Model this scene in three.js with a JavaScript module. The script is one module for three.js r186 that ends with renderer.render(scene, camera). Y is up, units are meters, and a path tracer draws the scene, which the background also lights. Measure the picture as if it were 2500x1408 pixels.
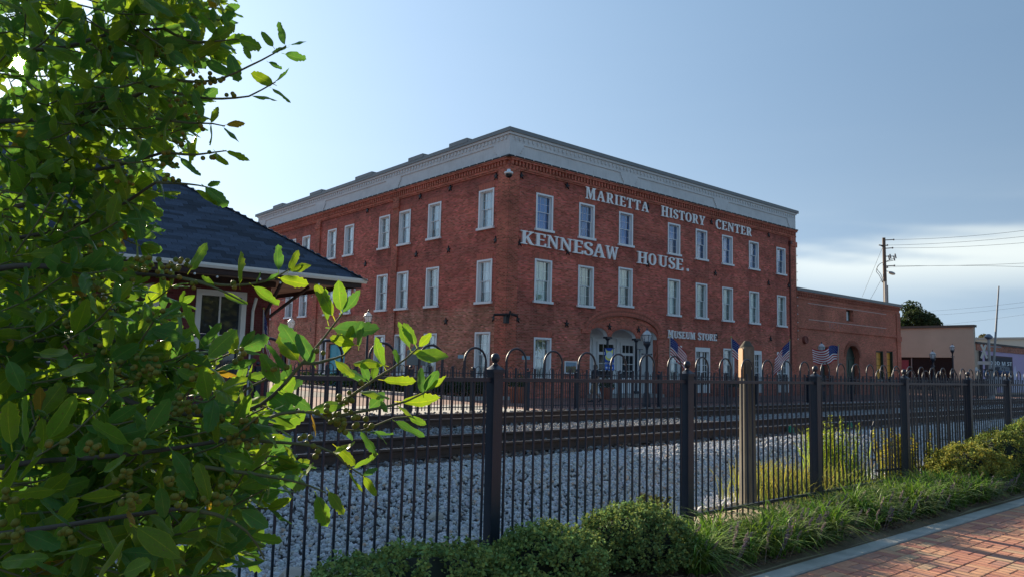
import * as THREE from 'three';
import { mergeGeometries } from 'three/addons/utils/BufferGeometryUtils.js';
import { FontLoader } from 'three/addons/loaders/FontLoader.js';
import { TextGeometry } from 'three/addons/geometries/TextGeometry.js';
import { MarchingCubes } from 'three/addons/objects/MarchingCubes.js';

// ------------------------------------------------------------------ camera, sky, sun, exposure
// x runs along the tracks and the museum's long front, -z points across the tracks to the museum, y is up; metres.
const scene = new THREE.Scene();
const camera = new THREE.PerspectiveCamera(41.857, 1024 / 576, 0.05, 3000);
const EYE = new THREE.Vector3(0, 1.55, 0);
const FWD = new THREE.Vector3(0.64447609, 0.10252233, -0.75772009);
const RGT = new THREE.Vector3(0.75984607, 0.02474212, 0.64963203);
const UPV = new THREE.Vector3(-0.08534939, 0.99442295, 0.06195549);
camera.position.copy(EYE);
camera.quaternion.setFromRotationMatrix(new THREE.Matrix4().makeBasis(RGT, UPV, FWD.clone().negate()));
scene.add(camera);
const SUN = new THREE.Vector3(0.10029727, 0.3132764, -0.94435076).normalize();

const renderer = new THREE.WebGLRenderer({ antialias: true });
renderer.setSize(1024, 576);
renderer.toneMapping = THREE.LinearToneMapping;
renderer.toneMappingExposure = 2.2;
renderer.shadowMap.enabled = true;

const sun = new THREE.DirectionalLight(new THREE.Color(1, 0.86, 0.66), 5.0);
sun.position.copy(SUN).multiplyScalar(120).add(new THREE.Vector3(15, 0, -15));
sun.target.position.set(15, 0, -15);
sun.castShadow = true;
Object.assign(sun.shadow.camera, { left: -70, right: 70, top: 60, bottom: -60, near: 1, far: 300 });
sun.shadow.mapSize.set(4096, 4096);
scene.add(sun, sun.target);

// small tools: seeded random numbers and value noise
function rng(seed) { let s = seed >>> 0; return () => { s = (s + 0x6d2b79f5) | 0; let t = Math.imul(s ^ (s >>> 15), 1 | s); t = (t + Math.imul(t ^ (t >>> 7), 61 | t)) ^ t; return ((t ^ (t >>> 14)) >>> 0) / 4294967296; }; }
function hash2(x, y) { let h = Math.imul(x | 0, 374761393) ^ Math.imul(y | 0, 668265263); h = Math.imul(h ^ (h >>> 13), 1274126177); return ((h ^ (h >>> 16)) >>> 0) / 4294967296; }
const smooth = (t) => t * t * (3 - 2 * t), mix = (a, b, t) => a + (b - a) * t, clamp = (x, a = 0, b = 1) => Math.min(b, Math.max(a, x));
const sstep = (a, b, x) => smooth(clamp((x - a) / (b - a)));
function vnoise(x, y, per = 0) {
  const xi = Math.floor(x), yi = Math.floor(y), fx = smooth(x - xi), fy = smooth(y - yi), m = (v) => (per ? ((v % per) + per) % per : v);
  return mix(mix(hash2(m(xi), m(yi)), hash2(m(xi + 1), m(yi)), fx), mix(hash2(m(xi), m(yi + 1)), hash2(m(xi + 1), m(yi + 1)), fx), fy);
}
const fbm = (x, y, o = 4, per = 0) => { let s = 0, a = 0.5, n = 0; for (let i = 0; i < o; i++) { s += a * vnoise(x + i * 17.3 * (per ? 0 : 1), y + i * 9.1 * (per ? 0 : 1), per); n += a; x *= 2; y *= 2; per *= 2; a *= 0.5; } return s / n; };

{ // clear late-afternoon sky, palest round the sun, thin cirrus low down
  const W = 2048, H = 1024, data = new Float32Array(W * H * 4), azF = Math.atan2(FWD.z, FWD.x);
  for (let j = 0; j < H; j++) {
    const el = ((j + 0.5) / H - 0.5) * Math.PI, ce = Math.cos(el), y = Math.sin(el);
    for (let i = 0; i < W; i++) {
      const a = ((i + 0.5) / W - 0.5) * 2 * Math.PI, x = Math.cos(a) * ce, z = Math.sin(a) * ce;
      const g = Math.acos(clamp(x * SUN.x + y * SUN.y + z * SUN.z, -1, 1)), e = Math.max(el, 0);
      const t = Math.exp(-e / 0.2), far = 0.5 * Math.exp(-e / 0.35);
      const gl = 0.41 * Math.exp(-g / 0.42), g2 = 0.22 * Math.exp(-g / 0.05), au = 50 * Math.exp(-((g / 0.0075) ** 2)), ray = 0.74 + 0.74 * Math.cos(g) ** 2 * (g > 1.57 ? 1 : 0.8); // clear air scatters towards and away from the sun; boosted behind to lift shade
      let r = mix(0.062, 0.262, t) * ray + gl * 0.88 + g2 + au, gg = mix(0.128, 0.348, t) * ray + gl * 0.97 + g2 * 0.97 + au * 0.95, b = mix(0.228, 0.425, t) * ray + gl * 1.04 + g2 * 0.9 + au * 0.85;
      if (el > -0.02) {
        let da = a - azF; da = Math.atan2(Math.sin(da), Math.cos(da));
        const n = fbm(da * 5 + 3, el * 60 + da * 6, 5), n2 = fbm(da * 2.2 + 40, el * 22, 4);
        const band = Math.exp(-(((el - 0.14) / 0.038) ** 2)) * (0.3 + 0.7 * sstep(0.2, 0.45, da) * (1 - sstep(1.3, 2.2, Math.abs(da))));
        const c = clamp(band * sstep(0.36, 0.66, n * 0.55 + n2 * 0.55), 0, 1) * 0.72 + 0.03 * sstep(0.45, 0.8, n2) * Math.exp(-e / 0.25);
        r = mix(r, 0.47 + gl * 0.9 + g2 + au, c); gg = mix(gg, 0.5 + gl * 0.95 + g2 + au, c); b = mix(b, 0.47 + gl + g2 + au, c);
      }
      if (el < 0) { r *= 0.5; gg *= 0.5; b *= 0.5; }
      const o = (j * W + i) * 4; data[o] = r; data[o + 1] = gg; data[o + 2] = b; data[o + 3] = 1;
    }
  }
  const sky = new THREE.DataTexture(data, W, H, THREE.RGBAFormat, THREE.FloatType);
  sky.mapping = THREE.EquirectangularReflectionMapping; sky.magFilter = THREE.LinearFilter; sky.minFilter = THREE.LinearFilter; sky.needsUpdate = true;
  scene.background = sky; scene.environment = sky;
}

// ------------------------------------------------------------------ scene bookkeeping
const used = {};
function numbered(n) { if (!(n in used)) { used[n] = 0; return n; } used[n]++; return n + '_' + String(used[n]).padStart(3, '0'); }
function tag(o, label, category, group, kind) { if (label) o.userData.label = label; if (category) o.userData.category = category; if (group) o.userData.group = group; if (kind) o.userData.kind = kind; return o; }
function thing(name, label, category, pos = [0, 0, 0], group, kind) { const g = new THREE.Group(); g.name = numbered(name); g.position.set(...pos); scene.add(g); return tag(g, label, category, group, kind); }
function clean(g) { if (g.index) g = g.toNonIndexed(); for (const k of Object.keys(g.attributes)) if (!['position', 'normal', 'uv', 'color'].includes(k)) g.deleteAttribute(k); if (!g.attributes.normal) g.computeVertexNormals(); if (!g.attributes.uv) g.setAttribute('uv', new THREE.BufferAttribute(new Float32Array(g.attributes.position.count * 2), 2)); return g; }
function M(gs) { gs = (Array.isArray(gs) ? gs : [gs]).map(clean); if (gs.length === 1) return gs[0]; if (gs.some((g) => g.attributes.color) && !gs.every((g) => g.attributes.color)) gs.forEach((g) => g.deleteAttribute('color')); return mergeGeometries(gs); }
function mesh(parent, name, geos, mat, kind) { const m = new THREE.Mesh(geos.isBufferGeometry ? geos : M(geos), mat); m.name = parent === scene ? numbered(name) : name; m.castShadow = m.receiveShadow = true; if (kind) m.userData.kind = kind; parent.add(m); return m; }
function struct(name, geos, mat) { return mesh(scene, name, geos, mat, 'structure'); }
function uvm(g) { // uv in metres, by the side each face looks to
  g = clean(g); const p = g.attributes.position, n = g.attributes.normal, uv = g.attributes.uv;
  for (let i = 0; i < p.count; i++) { const ax = Math.abs(n.getX(i)), ay = Math.abs(n.getY(i)), az = Math.abs(n.getZ(i)); if (ay > ax && ay > az) uv.setXY(i, p.getX(i), p.getZ(i)); else if (ax > az) uv.setXY(i, p.getZ(i), p.getY(i)); else uv.setXY(i, p.getX(i), p.getY(i)); }
  return g;
}
// box given by its lowest corner and its highest
function bx(x0, y0, z0, x1, y1, z1) { const g = new THREE.BoxGeometry(x1 - x0, y1 - y0, z1 - z0); g.translate((x0 + x1) / 2, (y0 + y1) / 2, (z0 + z1) / 2); return g; }
function cyl(r0, r1, h, x, y, z, seg = 12) { const g = new THREE.CylinderGeometry(r1, r0, h, seg); g.translate(x, y + h / 2, z); return g; }
function lathe(pts, seg = 16) { return new THREE.LatheGeometry(pts.map((p) => new THREE.Vector2(...p)), seg); }
function tube(pts, r, seg = 24, rad = 6) { return new THREE.TubeGeometry(new THREE.CatmullRomCurve3(pts.map((p) => (p.isVector3 ? p : new THREE.Vector3(...p)))), seg, r, rad, false); }
function bar(a, b, r, seg = 8, r2) { const A = new THREE.Vector3(...a), B = new THREE.Vector3(...b), d = B.clone().sub(A), g = new THREE.CylinderGeometry(r2 ?? r, r, d.length(), seg); g.translate(0, d.length() / 2, 0); g.applyQuaternion(new THREE.Quaternion().setFromUnitVectors(new THREE.Vector3(0, 1, 0), d.clone().normalize())); g.translate(A.x, A.y, A.z); return g; }
// a wall in the xy plane with holes, its face at z = 0 and its thickness behind
function wall(outline, holes, depth) {
  const s = new THREE.Shape(outline.map((p) => new THREE.Vector2(...p)));
  for (const h of holes) s.holes.push(new THREE.Path(h.map((p) => new THREE.Vector2(...p))));
  const g = new THREE.ExtrudeGeometry(s, { depth, bevelEnabled: false, curveSegments: 4 }); g.translate(0, 0, -depth); return g;
}
const rect = (x0, y0, x1, y1) => [[x0, y0], [x1, y0], [x1, y1], [x0, y1]];
const arcPts = (cx, cy, a, b, t0, t1, n) => Array.from({ length: n + 1 }, (_, i) => { const t = mix(t0, t1, i / n); return [cx + a * Math.cos(t), cy + b * Math.sin(t)]; });
function at(px, py, d) { // the point at distance d along the view axis that the photograph shows at that pixel
  return EYE.clone().addScaledVector(FWD, d).addScaledVector(RGT, ((px - 1250) / 1840.86) * d).addScaledVector(UPV, (-(py - 704) / 1840.86) * d);
}

// ------------------------------------------------------------------ materials
const lin = (r, g, b) => new THREE.Color().setRGB(r, g, b);
const std = (r, g, b, rough = 0.8, metal = 0, more = {}) => new THREE.MeshStandardMaterial({ color: lin(r, g, b), roughness: rough, metalness: metal, ...more });
function tex(W, H, f, repX = 1, repY = 1) { // f(i, j) -> linear r, g, b; rows from the bottom
  const d = new Uint8Array(W * H * 4), s = (c) => { c = clamp(c); return 255 * (c <= 0.0031308 ? c * 12.92 : 1.055 * c ** (1 / 2.4) - 0.055); };
  for (let j = 0; j < H; j++) for (let i = 0; i < W; i++) { const c = f(i, j), o = (j * W + i) * 4; d[o] = s(c[0]); d[o + 1] = s(c[1]); d[o + 2] = s(c[2]); d[o + 3] = 255; }
  const t = new THREE.DataTexture(d, W, H, THREE.RGBAFormat); t.colorSpace = THREE.SRGBColorSpace; t.wrapS = t.wrapT = THREE.RepeatWrapping; t.magFilter = THREE.LinearFilter; t.minFilter = THREE.LinearMipmapLinearFilter; t.generateMipmaps = true; t.repeat.set(repX, repY); t.needsUpdate = true; return t;
}
function canvasTex(w, h, draw) { const c = document.createElement('canvas'); c.width = w; c.height = h; draw(c.getContext('2d'), w, h); const t = new THREE.CanvasTexture(c); t.colorSpace = THREE.SRGBColorSpace; return t; }
function brickTex(seed, base, mortar, joint, vary) { // 64 bricks by 128 courses, 13.76 m by 9.6 m
  return tex(2048, 2048, (i, j) => {
    const row = j >> 4, off = row & 1 ? 16 : 0, col = ((i + off) & 2047) >> 5, u = (i + off) & 31, v = j & 15;
    const h = hash2(col + seed * 71, row + seed * 13), h2 = hash2(col + 500 + seed, row * 3 + 7);
    const big = fbm(i / 256, j / 256, 3, 8), fine = hash2(i, j);
    const m = v < joint || u < joint - 0.5;
    const k = (0.62 + 0.76 * big) * (m ? 0.85 + 0.3 * fine : 0.88 + 0.24 * fine);
    if (m) return mortar.map((c) => c * k);
    let q = 1 + (h - 0.5) * vary; if (h2 > 0.94) q *= 0.62; else if (h2 < 0.04) q *= 1.25;
    return [base[0] * k * q, base[1] * k * q * (0.9 + 0.2 * h2), base[2] * k * q * (0.88 + 0.24 * h)];
  }, 1 / 13.76, 1 / 9.6);
}
// a whole wall's own brickwork: patched areas, streaks under the sills, soot below the cornice
function facadeTex(seed, Wm, Hm, base, mortar, sills, low) {
  const W = 2048, H = 1024;
  return tex(W, H, (i, j) => {
    const x = (i / W) * Wm, y = (j / H) * Hm, row = Math.floor(y / 0.075), v = y / 0.075 - row, xx = x / 0.215 + (row & 1 ? 0.5 : 0), col = Math.floor(xx), u = xx - col;
    const h = hash2(col + seed * 71, row + seed * 13), h2 = hash2(col + 500 + seed, row * 3 + 7), fine = hash2(i, j + seed);
    const big = fbm(x / 3.1 + seed * 5, y / 2.2, 4), med = fbm(x / 0.7 + seed, y / 0.35 + 9, 3), patch = sstep(0.6, 0.66, fbm(x / 1.9 + 40 + seed, y / 1.5 + 7, 3));
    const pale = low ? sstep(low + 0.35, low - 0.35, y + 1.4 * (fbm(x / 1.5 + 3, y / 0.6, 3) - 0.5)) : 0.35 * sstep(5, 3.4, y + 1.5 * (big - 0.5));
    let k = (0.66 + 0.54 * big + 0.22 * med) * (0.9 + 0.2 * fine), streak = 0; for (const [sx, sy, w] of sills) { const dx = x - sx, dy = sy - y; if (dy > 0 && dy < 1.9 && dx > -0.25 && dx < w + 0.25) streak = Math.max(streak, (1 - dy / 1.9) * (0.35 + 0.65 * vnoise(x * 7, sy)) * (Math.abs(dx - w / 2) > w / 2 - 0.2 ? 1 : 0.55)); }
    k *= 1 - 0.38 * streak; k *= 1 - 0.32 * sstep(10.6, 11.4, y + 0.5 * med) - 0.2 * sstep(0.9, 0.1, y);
    if (v < 0.2 || u < 0.07) { const f = 0.62 + 0.5 * med; return mortar.map((c, n) => mix(c, [0.46, 0.3, 0.2][n], pale) * k * f); }
    let q = 1 + (h - 0.5) * 0.7; if (h2 > 0.93) q *= 0.62; else if (h2 < 0.05) q *= 1.3; q *= 1 - 0.24 * patch; q *= 1 + 0.18 * sstep(0.62, 0.68, fbm(x / 2.3 + 90 + seed, y / 1.1 + 31, 3));
    const c = [mix(base[0], 0.46, pale), mix(base[1], 0.165, pale), mix(base[2], 0.1, pale)];
    return [c[0] * k * q, c[1] * k * q * (0.9 + 0.2 * h2), c[2] * k * q * (0.85 + 0.3 * h)];
  }, 1 / Wm, 1 / Hm);
}
const brickMat = (t) => new THREE.MeshStandardMaterial({ map: t, roughness: 0.92 });
const mt = {
  brick: brickMat(brickTex(1, [0.46, 0.108, 0.062], [0.46, 0.23, 0.155], 3, 0.75)),
  brickPale: brickMat(brickTex(2, [0.4, 0.135, 0.085], [0.43, 0.27, 0.19], 2.2, 0.75)),
  brickAnnex: brickMat(brickTex(3, [0.46, 0.115, 0.066], [0.48, 0.25, 0.17], 3.6, 0.5)),
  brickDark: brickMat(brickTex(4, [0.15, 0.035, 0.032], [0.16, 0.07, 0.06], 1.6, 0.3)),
  soldier: new THREE.MeshStandardMaterial({ roughness: 0.92, map: tex(1024, 64, (i, j) => { const b = i >> 4, u = i & 15, h = hash2(b, 77), f = hash2(i, j); if (u < 3 || j < 4) return [0.42 * (0.8 + 0.3 * f), 0.23, 0.17]; const q = 0.75 + 0.5 * h + 0.15 * f; return [0.43 * q, 0.1 * q, 0.06 * q]; }, 1 / 4.8, 1 / 0.33) }),
  white: std(0.84, 0.85, 0.84, 0.55), whiteWarm: std(0.74, 0.72, 0.66, 0.6), parapet: new THREE.MeshStandardMaterial({ roughness: 0.7, map: tex(1024, 256, (i, j) => { const s = fbm(i / 7, j / 90, 4), n = fbm(i / 60 + 9, j / 60, 3), f = hash2(i, j), k = 0.78 + 0.2 * n + 0.16 * s + 0.04 * f, d = sstep(0.62, 0.8, s) * 0.16; return [0.66 * (k - d), 0.655 * (k - d), 0.64 * (k - d)]; }, 1 / 9, 1 / 1.4) }), letter: std(0.92, 0.92, 0.9, 0.5), capMetal: std(0.2, 0.21, 0.21, 0.55, 0.2),
  iron: new THREE.MeshPhysicalMaterial({ map: tex(256, 256, (i, j) => { const n = fbm(i / 20, j / 20, 4, 12), f = hash2(i, j), k = 0.7 + 0.5 * n + 0.25 * f, rust = sstep(0.7, 0.78, fbm(i / 9 + 60, j / 9, 4)); return [mix(0.009 * k, 0.05, rust), mix(0.016 * k, 0.032, rust), mix(0.032 * k, 0.024, rust)]; }, 1.3, 1.3), roughness: 0.5, clearcoat: 0.25, clearcoatRoughness: 0.4 }), darkIron: std(0.02, 0.021, 0.024, 0.5, 0.3), steel: std(0.32, 0.33, 0.34, 0.45, 0.6),
  glass: new THREE.MeshPhysicalMaterial({ color: lin(0.9, 0.97, 1), roughness: 0.02, transmission: 1, thickness: 0, ior: 2.2 }), glassBlue: new THREE.MeshPhysicalMaterial({ color: lin(0.36, 0.61, 0.86), roughness: 0.02, transmission: 1, thickness: 0, ior: 2.2 }), glassGreen: new THREE.MeshPhysicalMaterial({ color: lin(0.75, 0.86, 0.86), roughness: 0.02, transmission: 1, thickness: 0, ior: 2.2 }),  // blue and green pane tints stand for mirrored sky and trees
  darkGlass: new THREE.MeshPhysicalMaterial({ color: lin(0.012, 0.016, 0.02), roughness: 0.04, ior: 1.5 }),
  curtain: std(0.76, 0.78, 0.77, 0.9), shade: std(0.8, 0.8, 0.77, 0.9), teal: std(0.03, 0.36, 0.46, 0.5), darkGreen: std(0.02, 0.045, 0.035, 0.5), amber: std(0.75, 0.36, 0.05, 0.45),
  lampGlass: new THREE.MeshPhysicalMaterial({ color: lin(0.85, 0.88, 0.9), roughness: 0.25, transmission: 0.55, thickness: 0 }),
  bulb: std(0.8, 0.8, 0.76, 0.3), terracotta: std(0.42, 0.14, 0.08, 0.85), wood: std(0.16, 0.11, 0.075, 0.85), concrete: std(0.42, 0.41, 0.38, 0.9),
};

// ------------------------------------------------------------------ the ground, the pavement and the tracks
function sheet(xs, prof, uvs = 1) { // a ground sheet: rows along x, profile of [z, y]
  const pos = [], uv = [], idx = [], n = prof.length;
  for (const x of xs) for (const [z, y] of prof) { pos.push(x, typeof y === 'function' ? y(x, z) : y, z); uv.push(x * uvs, z * uvs); }
  for (let i = 0; i < xs.length - 1; i++) for (let j = 0; j < n - 1; j++) { const a = i * n + j, b = a + n; idx.push(a, b, a + 1, b, b + 1, a + 1); }
  const g = new THREE.BufferGeometry(); g.setAttribute('position', new THREE.Float32BufferAttribute(pos, 3)); g.setAttribute('uv', new THREE.Float32BufferAttribute(uv, 2)); g.setIndex(idx); g.computeVertexNormals(); return g;
}
const range = (a, b, n) => Array.from({ length: n + 1 }, (_, i) => mix(a, b, i / n));
const terr = (z) => { // height of the earth bank, the ditch and the ballast shoulder across the tracks
  const P = [[-3.3, 0.02], [-4.4, 0.03], [-4.9, 0.0], [-5.5, -0.12], [-6.2, -0.36], [-7.0, -0.42], [-8.8, 0.06], [-9.1, 0.09], [-18.8, 0.09]];
  if (z >= P[0][0]) return 0.02; for (let i = 1; i < P.length; i++) if (z >= P[i][0]) return mix(P[i - 1][1], P[i][1], smooth((P[i - 1][0] - z) / (P[i - 1][0] - P[i][0]))); return 0.09;
};
const earthTex = tex(512, 512, (i, j) => { const n = fbm(i / 32, j / 32, 5, 16), f = hash2(i, j), d = hash2(i >> 1, (j >> 2) + 9); const k = 0.55 + 0.6 * n + 0.35 * f; return d > 0.93 ? [0.3 * k, 0.22 * k, 0.12 * k] : [0.15 * k, 0.105 * k, 0.062 * k]; }, 0.9, 0.9);
const sandTex = tex(512, 512, (i, j) => { const n = fbm(i / 40, j / 40, 4, 12), f = hash2(i, j); const k = 0.6 + 0.5 * n + 0.3 * f; return [0.34 * k, 0.27 * k, 0.16 * k]; }, 0.8, 0.8);
const asphaltTex = tex(512, 512, (i, j) => { const n = fbm(i / 50, j / 50, 4, 10), f = hash2(i, j); const k = 0.7 + 0.4 * n + 0.3 * f; return [0.052 * k, 0.052 * k, 0.054 * k]; }, 0.4, 0.4);
const M_earth = new THREE.MeshStandardMaterial({ map: earthTex, roughness: 0.98 }), M_sand = new THREE.MeshStandardMaterial({ map: sandTex, roughness: 0.98 });
const M_asphalt = new THREE.MeshStandardMaterial({ map: asphaltTex, roughness: 0.9 });
struct('ground', sheet([-400, -60, 0, 40, 120, 600], [[400, -0.02], [-3.2, -0.02], [-3.26, -0.06], [-5, -0.5], [-7, -0.6], [-19.5, -0.35], [-19.8, -0.02], [-900, -0.02]]), M_asphalt);
struct('earth_bank', sheet(range(-20, 70, 90), range(-3.3, -6.3, 30).map((z) => [z, (x, zz) => terr(zz) + 0.03 * (fbm(x * 2.3 + 90, zz * 2.3, 3) - 0.5)])), M_sand);
struct('planting_bed', sheet(range(-20, 60, 160), range(-3.252, -4.5, 12).map((z) => [z, (x, zz) => terr(zz) + 0.012 - 0.022 * sstep(-3.4, -3.26, zz) + 0.05 * (fbm(x * 3 + 7, zz * 3, 3) - 0.45) * sstep(-3.28, -3.45, zz)])), M_earth);
struct('ballast_bed', sheet(range(-30, 110, 140), range(-5.6, -19.0, 68).map((z) => [z, (x, zz) => terr(zz) - 0.02 + 0.03 * (fbm(x * 2, zz * 2, 3) - 0.5)])), std(0.13, 0.12, 0.115, 0.95));

{ // broken stone: counted by nobody, lit stone by stone
  const r = rng(11), protos = [0, 1, 2].map((k) => { const g = new THREE.IcosahedronGeometry(1, 0), p = g.attributes.position, q = rng(50 + k), seen = {}; for (let i = 0; i < p.count; i++) { const key = [p.getX(i), p.getY(i), p.getZ(i)].map((v) => v.toFixed(3)).join(); seen[key] ??= 0.72 + 0.5 * q(); p.setXYZ(i, p.getX(i) * seen[key], p.getY(i) * seen[key] * 0.72, p.getZ(i) * seen[key]); } g.computeVertexNormals(); return g; });
  const lists = [[], [], []];
  const put = (n, x0, x1, z0, z1, s0, s1, tone) => { for (let i = 0; i < n; i++) { const x = mix(x0, x1, r()), z = mix(z0, z1, r()); lists[Math.floor(r() * 3)].push([x, terr(z) + 0.005 + 0.02 * r(), z, mix(s0, s1, r() ** 1.6), tone]); } };
  put(52000, 0, 14, -5.55, -9.2, 0.017, 0.04, 1); put(34000, 14, 36, -5.9, -9.2, 0.02, 0.045, 1); put(900, 1, 12, -5.5, -6.8, 0.045, 0.075, 0.9);
  put(14000, 4, 34, -11.6, -14.3, 0.02, 0.045, 0.55); put(5000, 4, 34, -9.2, -11.4, 0.028, 0.05, 0.42); put(5000, 5, 44, -14.3, -16.4, 0.028, 0.05, 0.4); put(5000, 6, 50, -16.4, -19, 0.028, 0.05, 0.4); put(8000, 34, 75, -6, -19, 0.035, 0.06, 0.7);
  const mat = std(1, 1, 1, 0.9), d = new THREE.Object3D(), c = new THREE.Color(), parent = thing('ballast', 'pale broken stone banked up beside and between the railway tracks', 'gravel', [0, 0, 0], null, 'stuff');
  lists.forEach((L, k) => {
    const im = new THREE.InstancedMesh(protos[k], mat, L.length); im.name = 'ballast_stones'; im.userData.kind = 'stuff'; im.castShadow = im.receiveShadow = true;
    L.forEach(([x, y, z, s, tone], i) => { d.position.set(x, y, z); d.rotation.set(r() * 6.3, r() * 6.3, r() * 6.3); d.scale.setScalar(s); d.updateMatrix(); im.setMatrixAt(i, d.matrix); const v = (0.34 + 0.3 * r()) * tone, w = r(); if (w > 0.97 || (tone < 0.5 && w > 0.5)) c.setRGB(v * 1.05, v * 0.74, v * 0.54); else if (w > 0.82) c.setRGB(v * 1.0, v * 0.93, v * 0.82); else c.setRGB(v * (0.95 + 0.1 * r()), v * (0.96 + 0.06 * r()), v * (0.96 + 0.08 * r())); im.setColorAt(i, c); });
    parent.add(im);
  });
  const boulder = (x, z, s, col, label) => { const g = new THREE.IcosahedronGeometry(1, 2), p = g.attributes.position; for (let i = 0; i < p.count; i++) { const v = new THREE.Vector3().fromBufferAttribute(p, i), k = 0.75 + 0.5 * fbm(v.x * 1.7 + x * 9, v.y * 1.7 + v.z * 2.1, 3); p.setXYZ(i, v.x * k * 1.3, v.y * k * 0.7, v.z * k); } g.computeVertexNormals(); const m = mesh(scene, 'rock', g, std(...col, 0.9)); m.position.set(x, terr(z) + s * 0.3, z); m.scale.setScalar(s); m.rotation.y = x * 3; tag(m, label, 'rock', 'odd rocks lying on the ballast'); };
  boulder(4.7, -6.5, 0.1, [0.42, 0.24, 0.14], 'flat tan rock on the ballast slope seen beside the first fence post');
  boulder(5.35, -7.6, 0.09, [0.4, 0.36, 0.3], 'pale beige rock half way up the ballast slope near the track');
  boulder(4.55, -5.75, 0.1, [0.03, 0.03, 0.033], 'black lump of coal coloured rock low on the ballast slope');
  boulder(2.55, -5.4, 0.13, [0.4, 0.35, 0.29], 'large grey brown rock at the foot of the ballast below the holly');
  boulder(4.4, -5.7, 0.06, [0.48, 0.3, 0.17], 'small orange tan rock lying close behind the fence pickets');
}

{ // two tracks: four rails, sleepers
  const prof = new THREE.Shape([[-0.07, 0], [0.07, 0], [0.07, 0.012], [0.012, 0.032], [0.009, 0.125], [0.036, 0.135], [0.037, 0.165], [0.03, 0.172], [-0.03, 0.172], [-0.037, 0.165], [-0.036, 0.135], [-0.009, 0.125], [-0.012, 0.032], [-0.07, 0.012]].map((p) => new THREE.Vector2(...p)));
  const railG = new THREE.ExtrudeGeometry(prof, { depth: 190, bevelEnabled: false, steps: 1 }); railG.rotateY(Math.PI / 2); railG.translate(-40, 0, 0);
  const rustT = tex(256, 64, (i, j) => { const n = fbm(i / 16, j / 16, 4, 4), f = hash2(i, j); const k = 0.6 + 0.6 * n + 0.2 * f; return [0.1 * k, 0.062 * k, 0.046 * k]; }, 0.3, 2);
  const rail = new THREE.MeshStandardMaterial({ map: rustT, roughness: 0.75, metalness: 0.2 }), head = std(0.5, 0.48, 0.46, 0.28, 0.9), headG = bx(-40, 0, -0.026, 150, 0.003, 0.026);
  const tieT = tex(256, 64, (i, j) => { const n = vnoise(i / 40, j * 0.9, 0), f = hash2(i, j); const k = 0.5 + 0.7 * n + 0.25 * f; return [0.05 * k, 0.04 * k, 0.035 * k]; }, 1, 1);
  const tieM = new THREE.MeshStandardMaterial({ map: tieT, roughness: 0.95 }), r = rng(5);
  const track = (z0, z1, label, from, to) => {
    const t = thing('railway_track', label, 'railway track', [0, 0.105, 0], 'the two parallel railway tracks');
    const tieG = uvm(bx(-0.115, -0.09, -1.35, 0.115, 0.0, 1.35));
    for (let x = from, k = 0; x < to; x += 0.53, k++) { const m = mesh(t, 'sleeper', tieG, tieM); m.position.set(x + (r() - 0.5) * 0.06, (r() - 0.5) * 0.012, (z0 + z1) / 2 + 0.28 + (r() - 0.5) * 0.1); m.rotation.y = (r() - 0.5) * 0.03; }
    for (const z of [z0, z1]) { const m = mesh(t, 'rail', railG, rail); m.position.set(0, 0.008, z); const h = mesh(m, 'running_surface', headG, head); h.position.set(0, 0.1725, 0); }
    const plate = M([bx(-0.09, 0, -0.18, 0.09, 0.008, 0.18), bx(-0.02, 0.008, 0.07, 0.02, 0.045, 0.1), bx(-0.02, 0.008, -0.1, 0.02, 0.045, -0.07)]); const ps = [];
    for (let x = from; x < Math.min(to, 34); x += 0.53) for (const z of [z0, z1]) { const g = plate.clone(); g.translate(x, 0.002, z); ps.push(g); }
    mesh(t, 'tie_plates', ps, rail, 'stuff');
    return t;
  };
  const a = track(-9.82, -11.32, 'railway track nearest the iron fence, rusty rails on dark sleepers', -6, 60);
  track(-14.65, -16.15, 'farther railway track beside the paved plaza below the museum', -4, 66);
  const green = std(0.0, 0.22, 0.13, 0.5); // two small green boxes clipped to the rail
  for (const x of [17.3, 20.4]) { const m = mesh(a, 'rail_clamp', [bx(-0.09, 0.02, -9.76, 0.09, 0.13, -9.68), bx(-0.04, 0.13, -9.75, 0.04, 0.17, -9.69)], green); m.position.x = x; }
}

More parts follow.
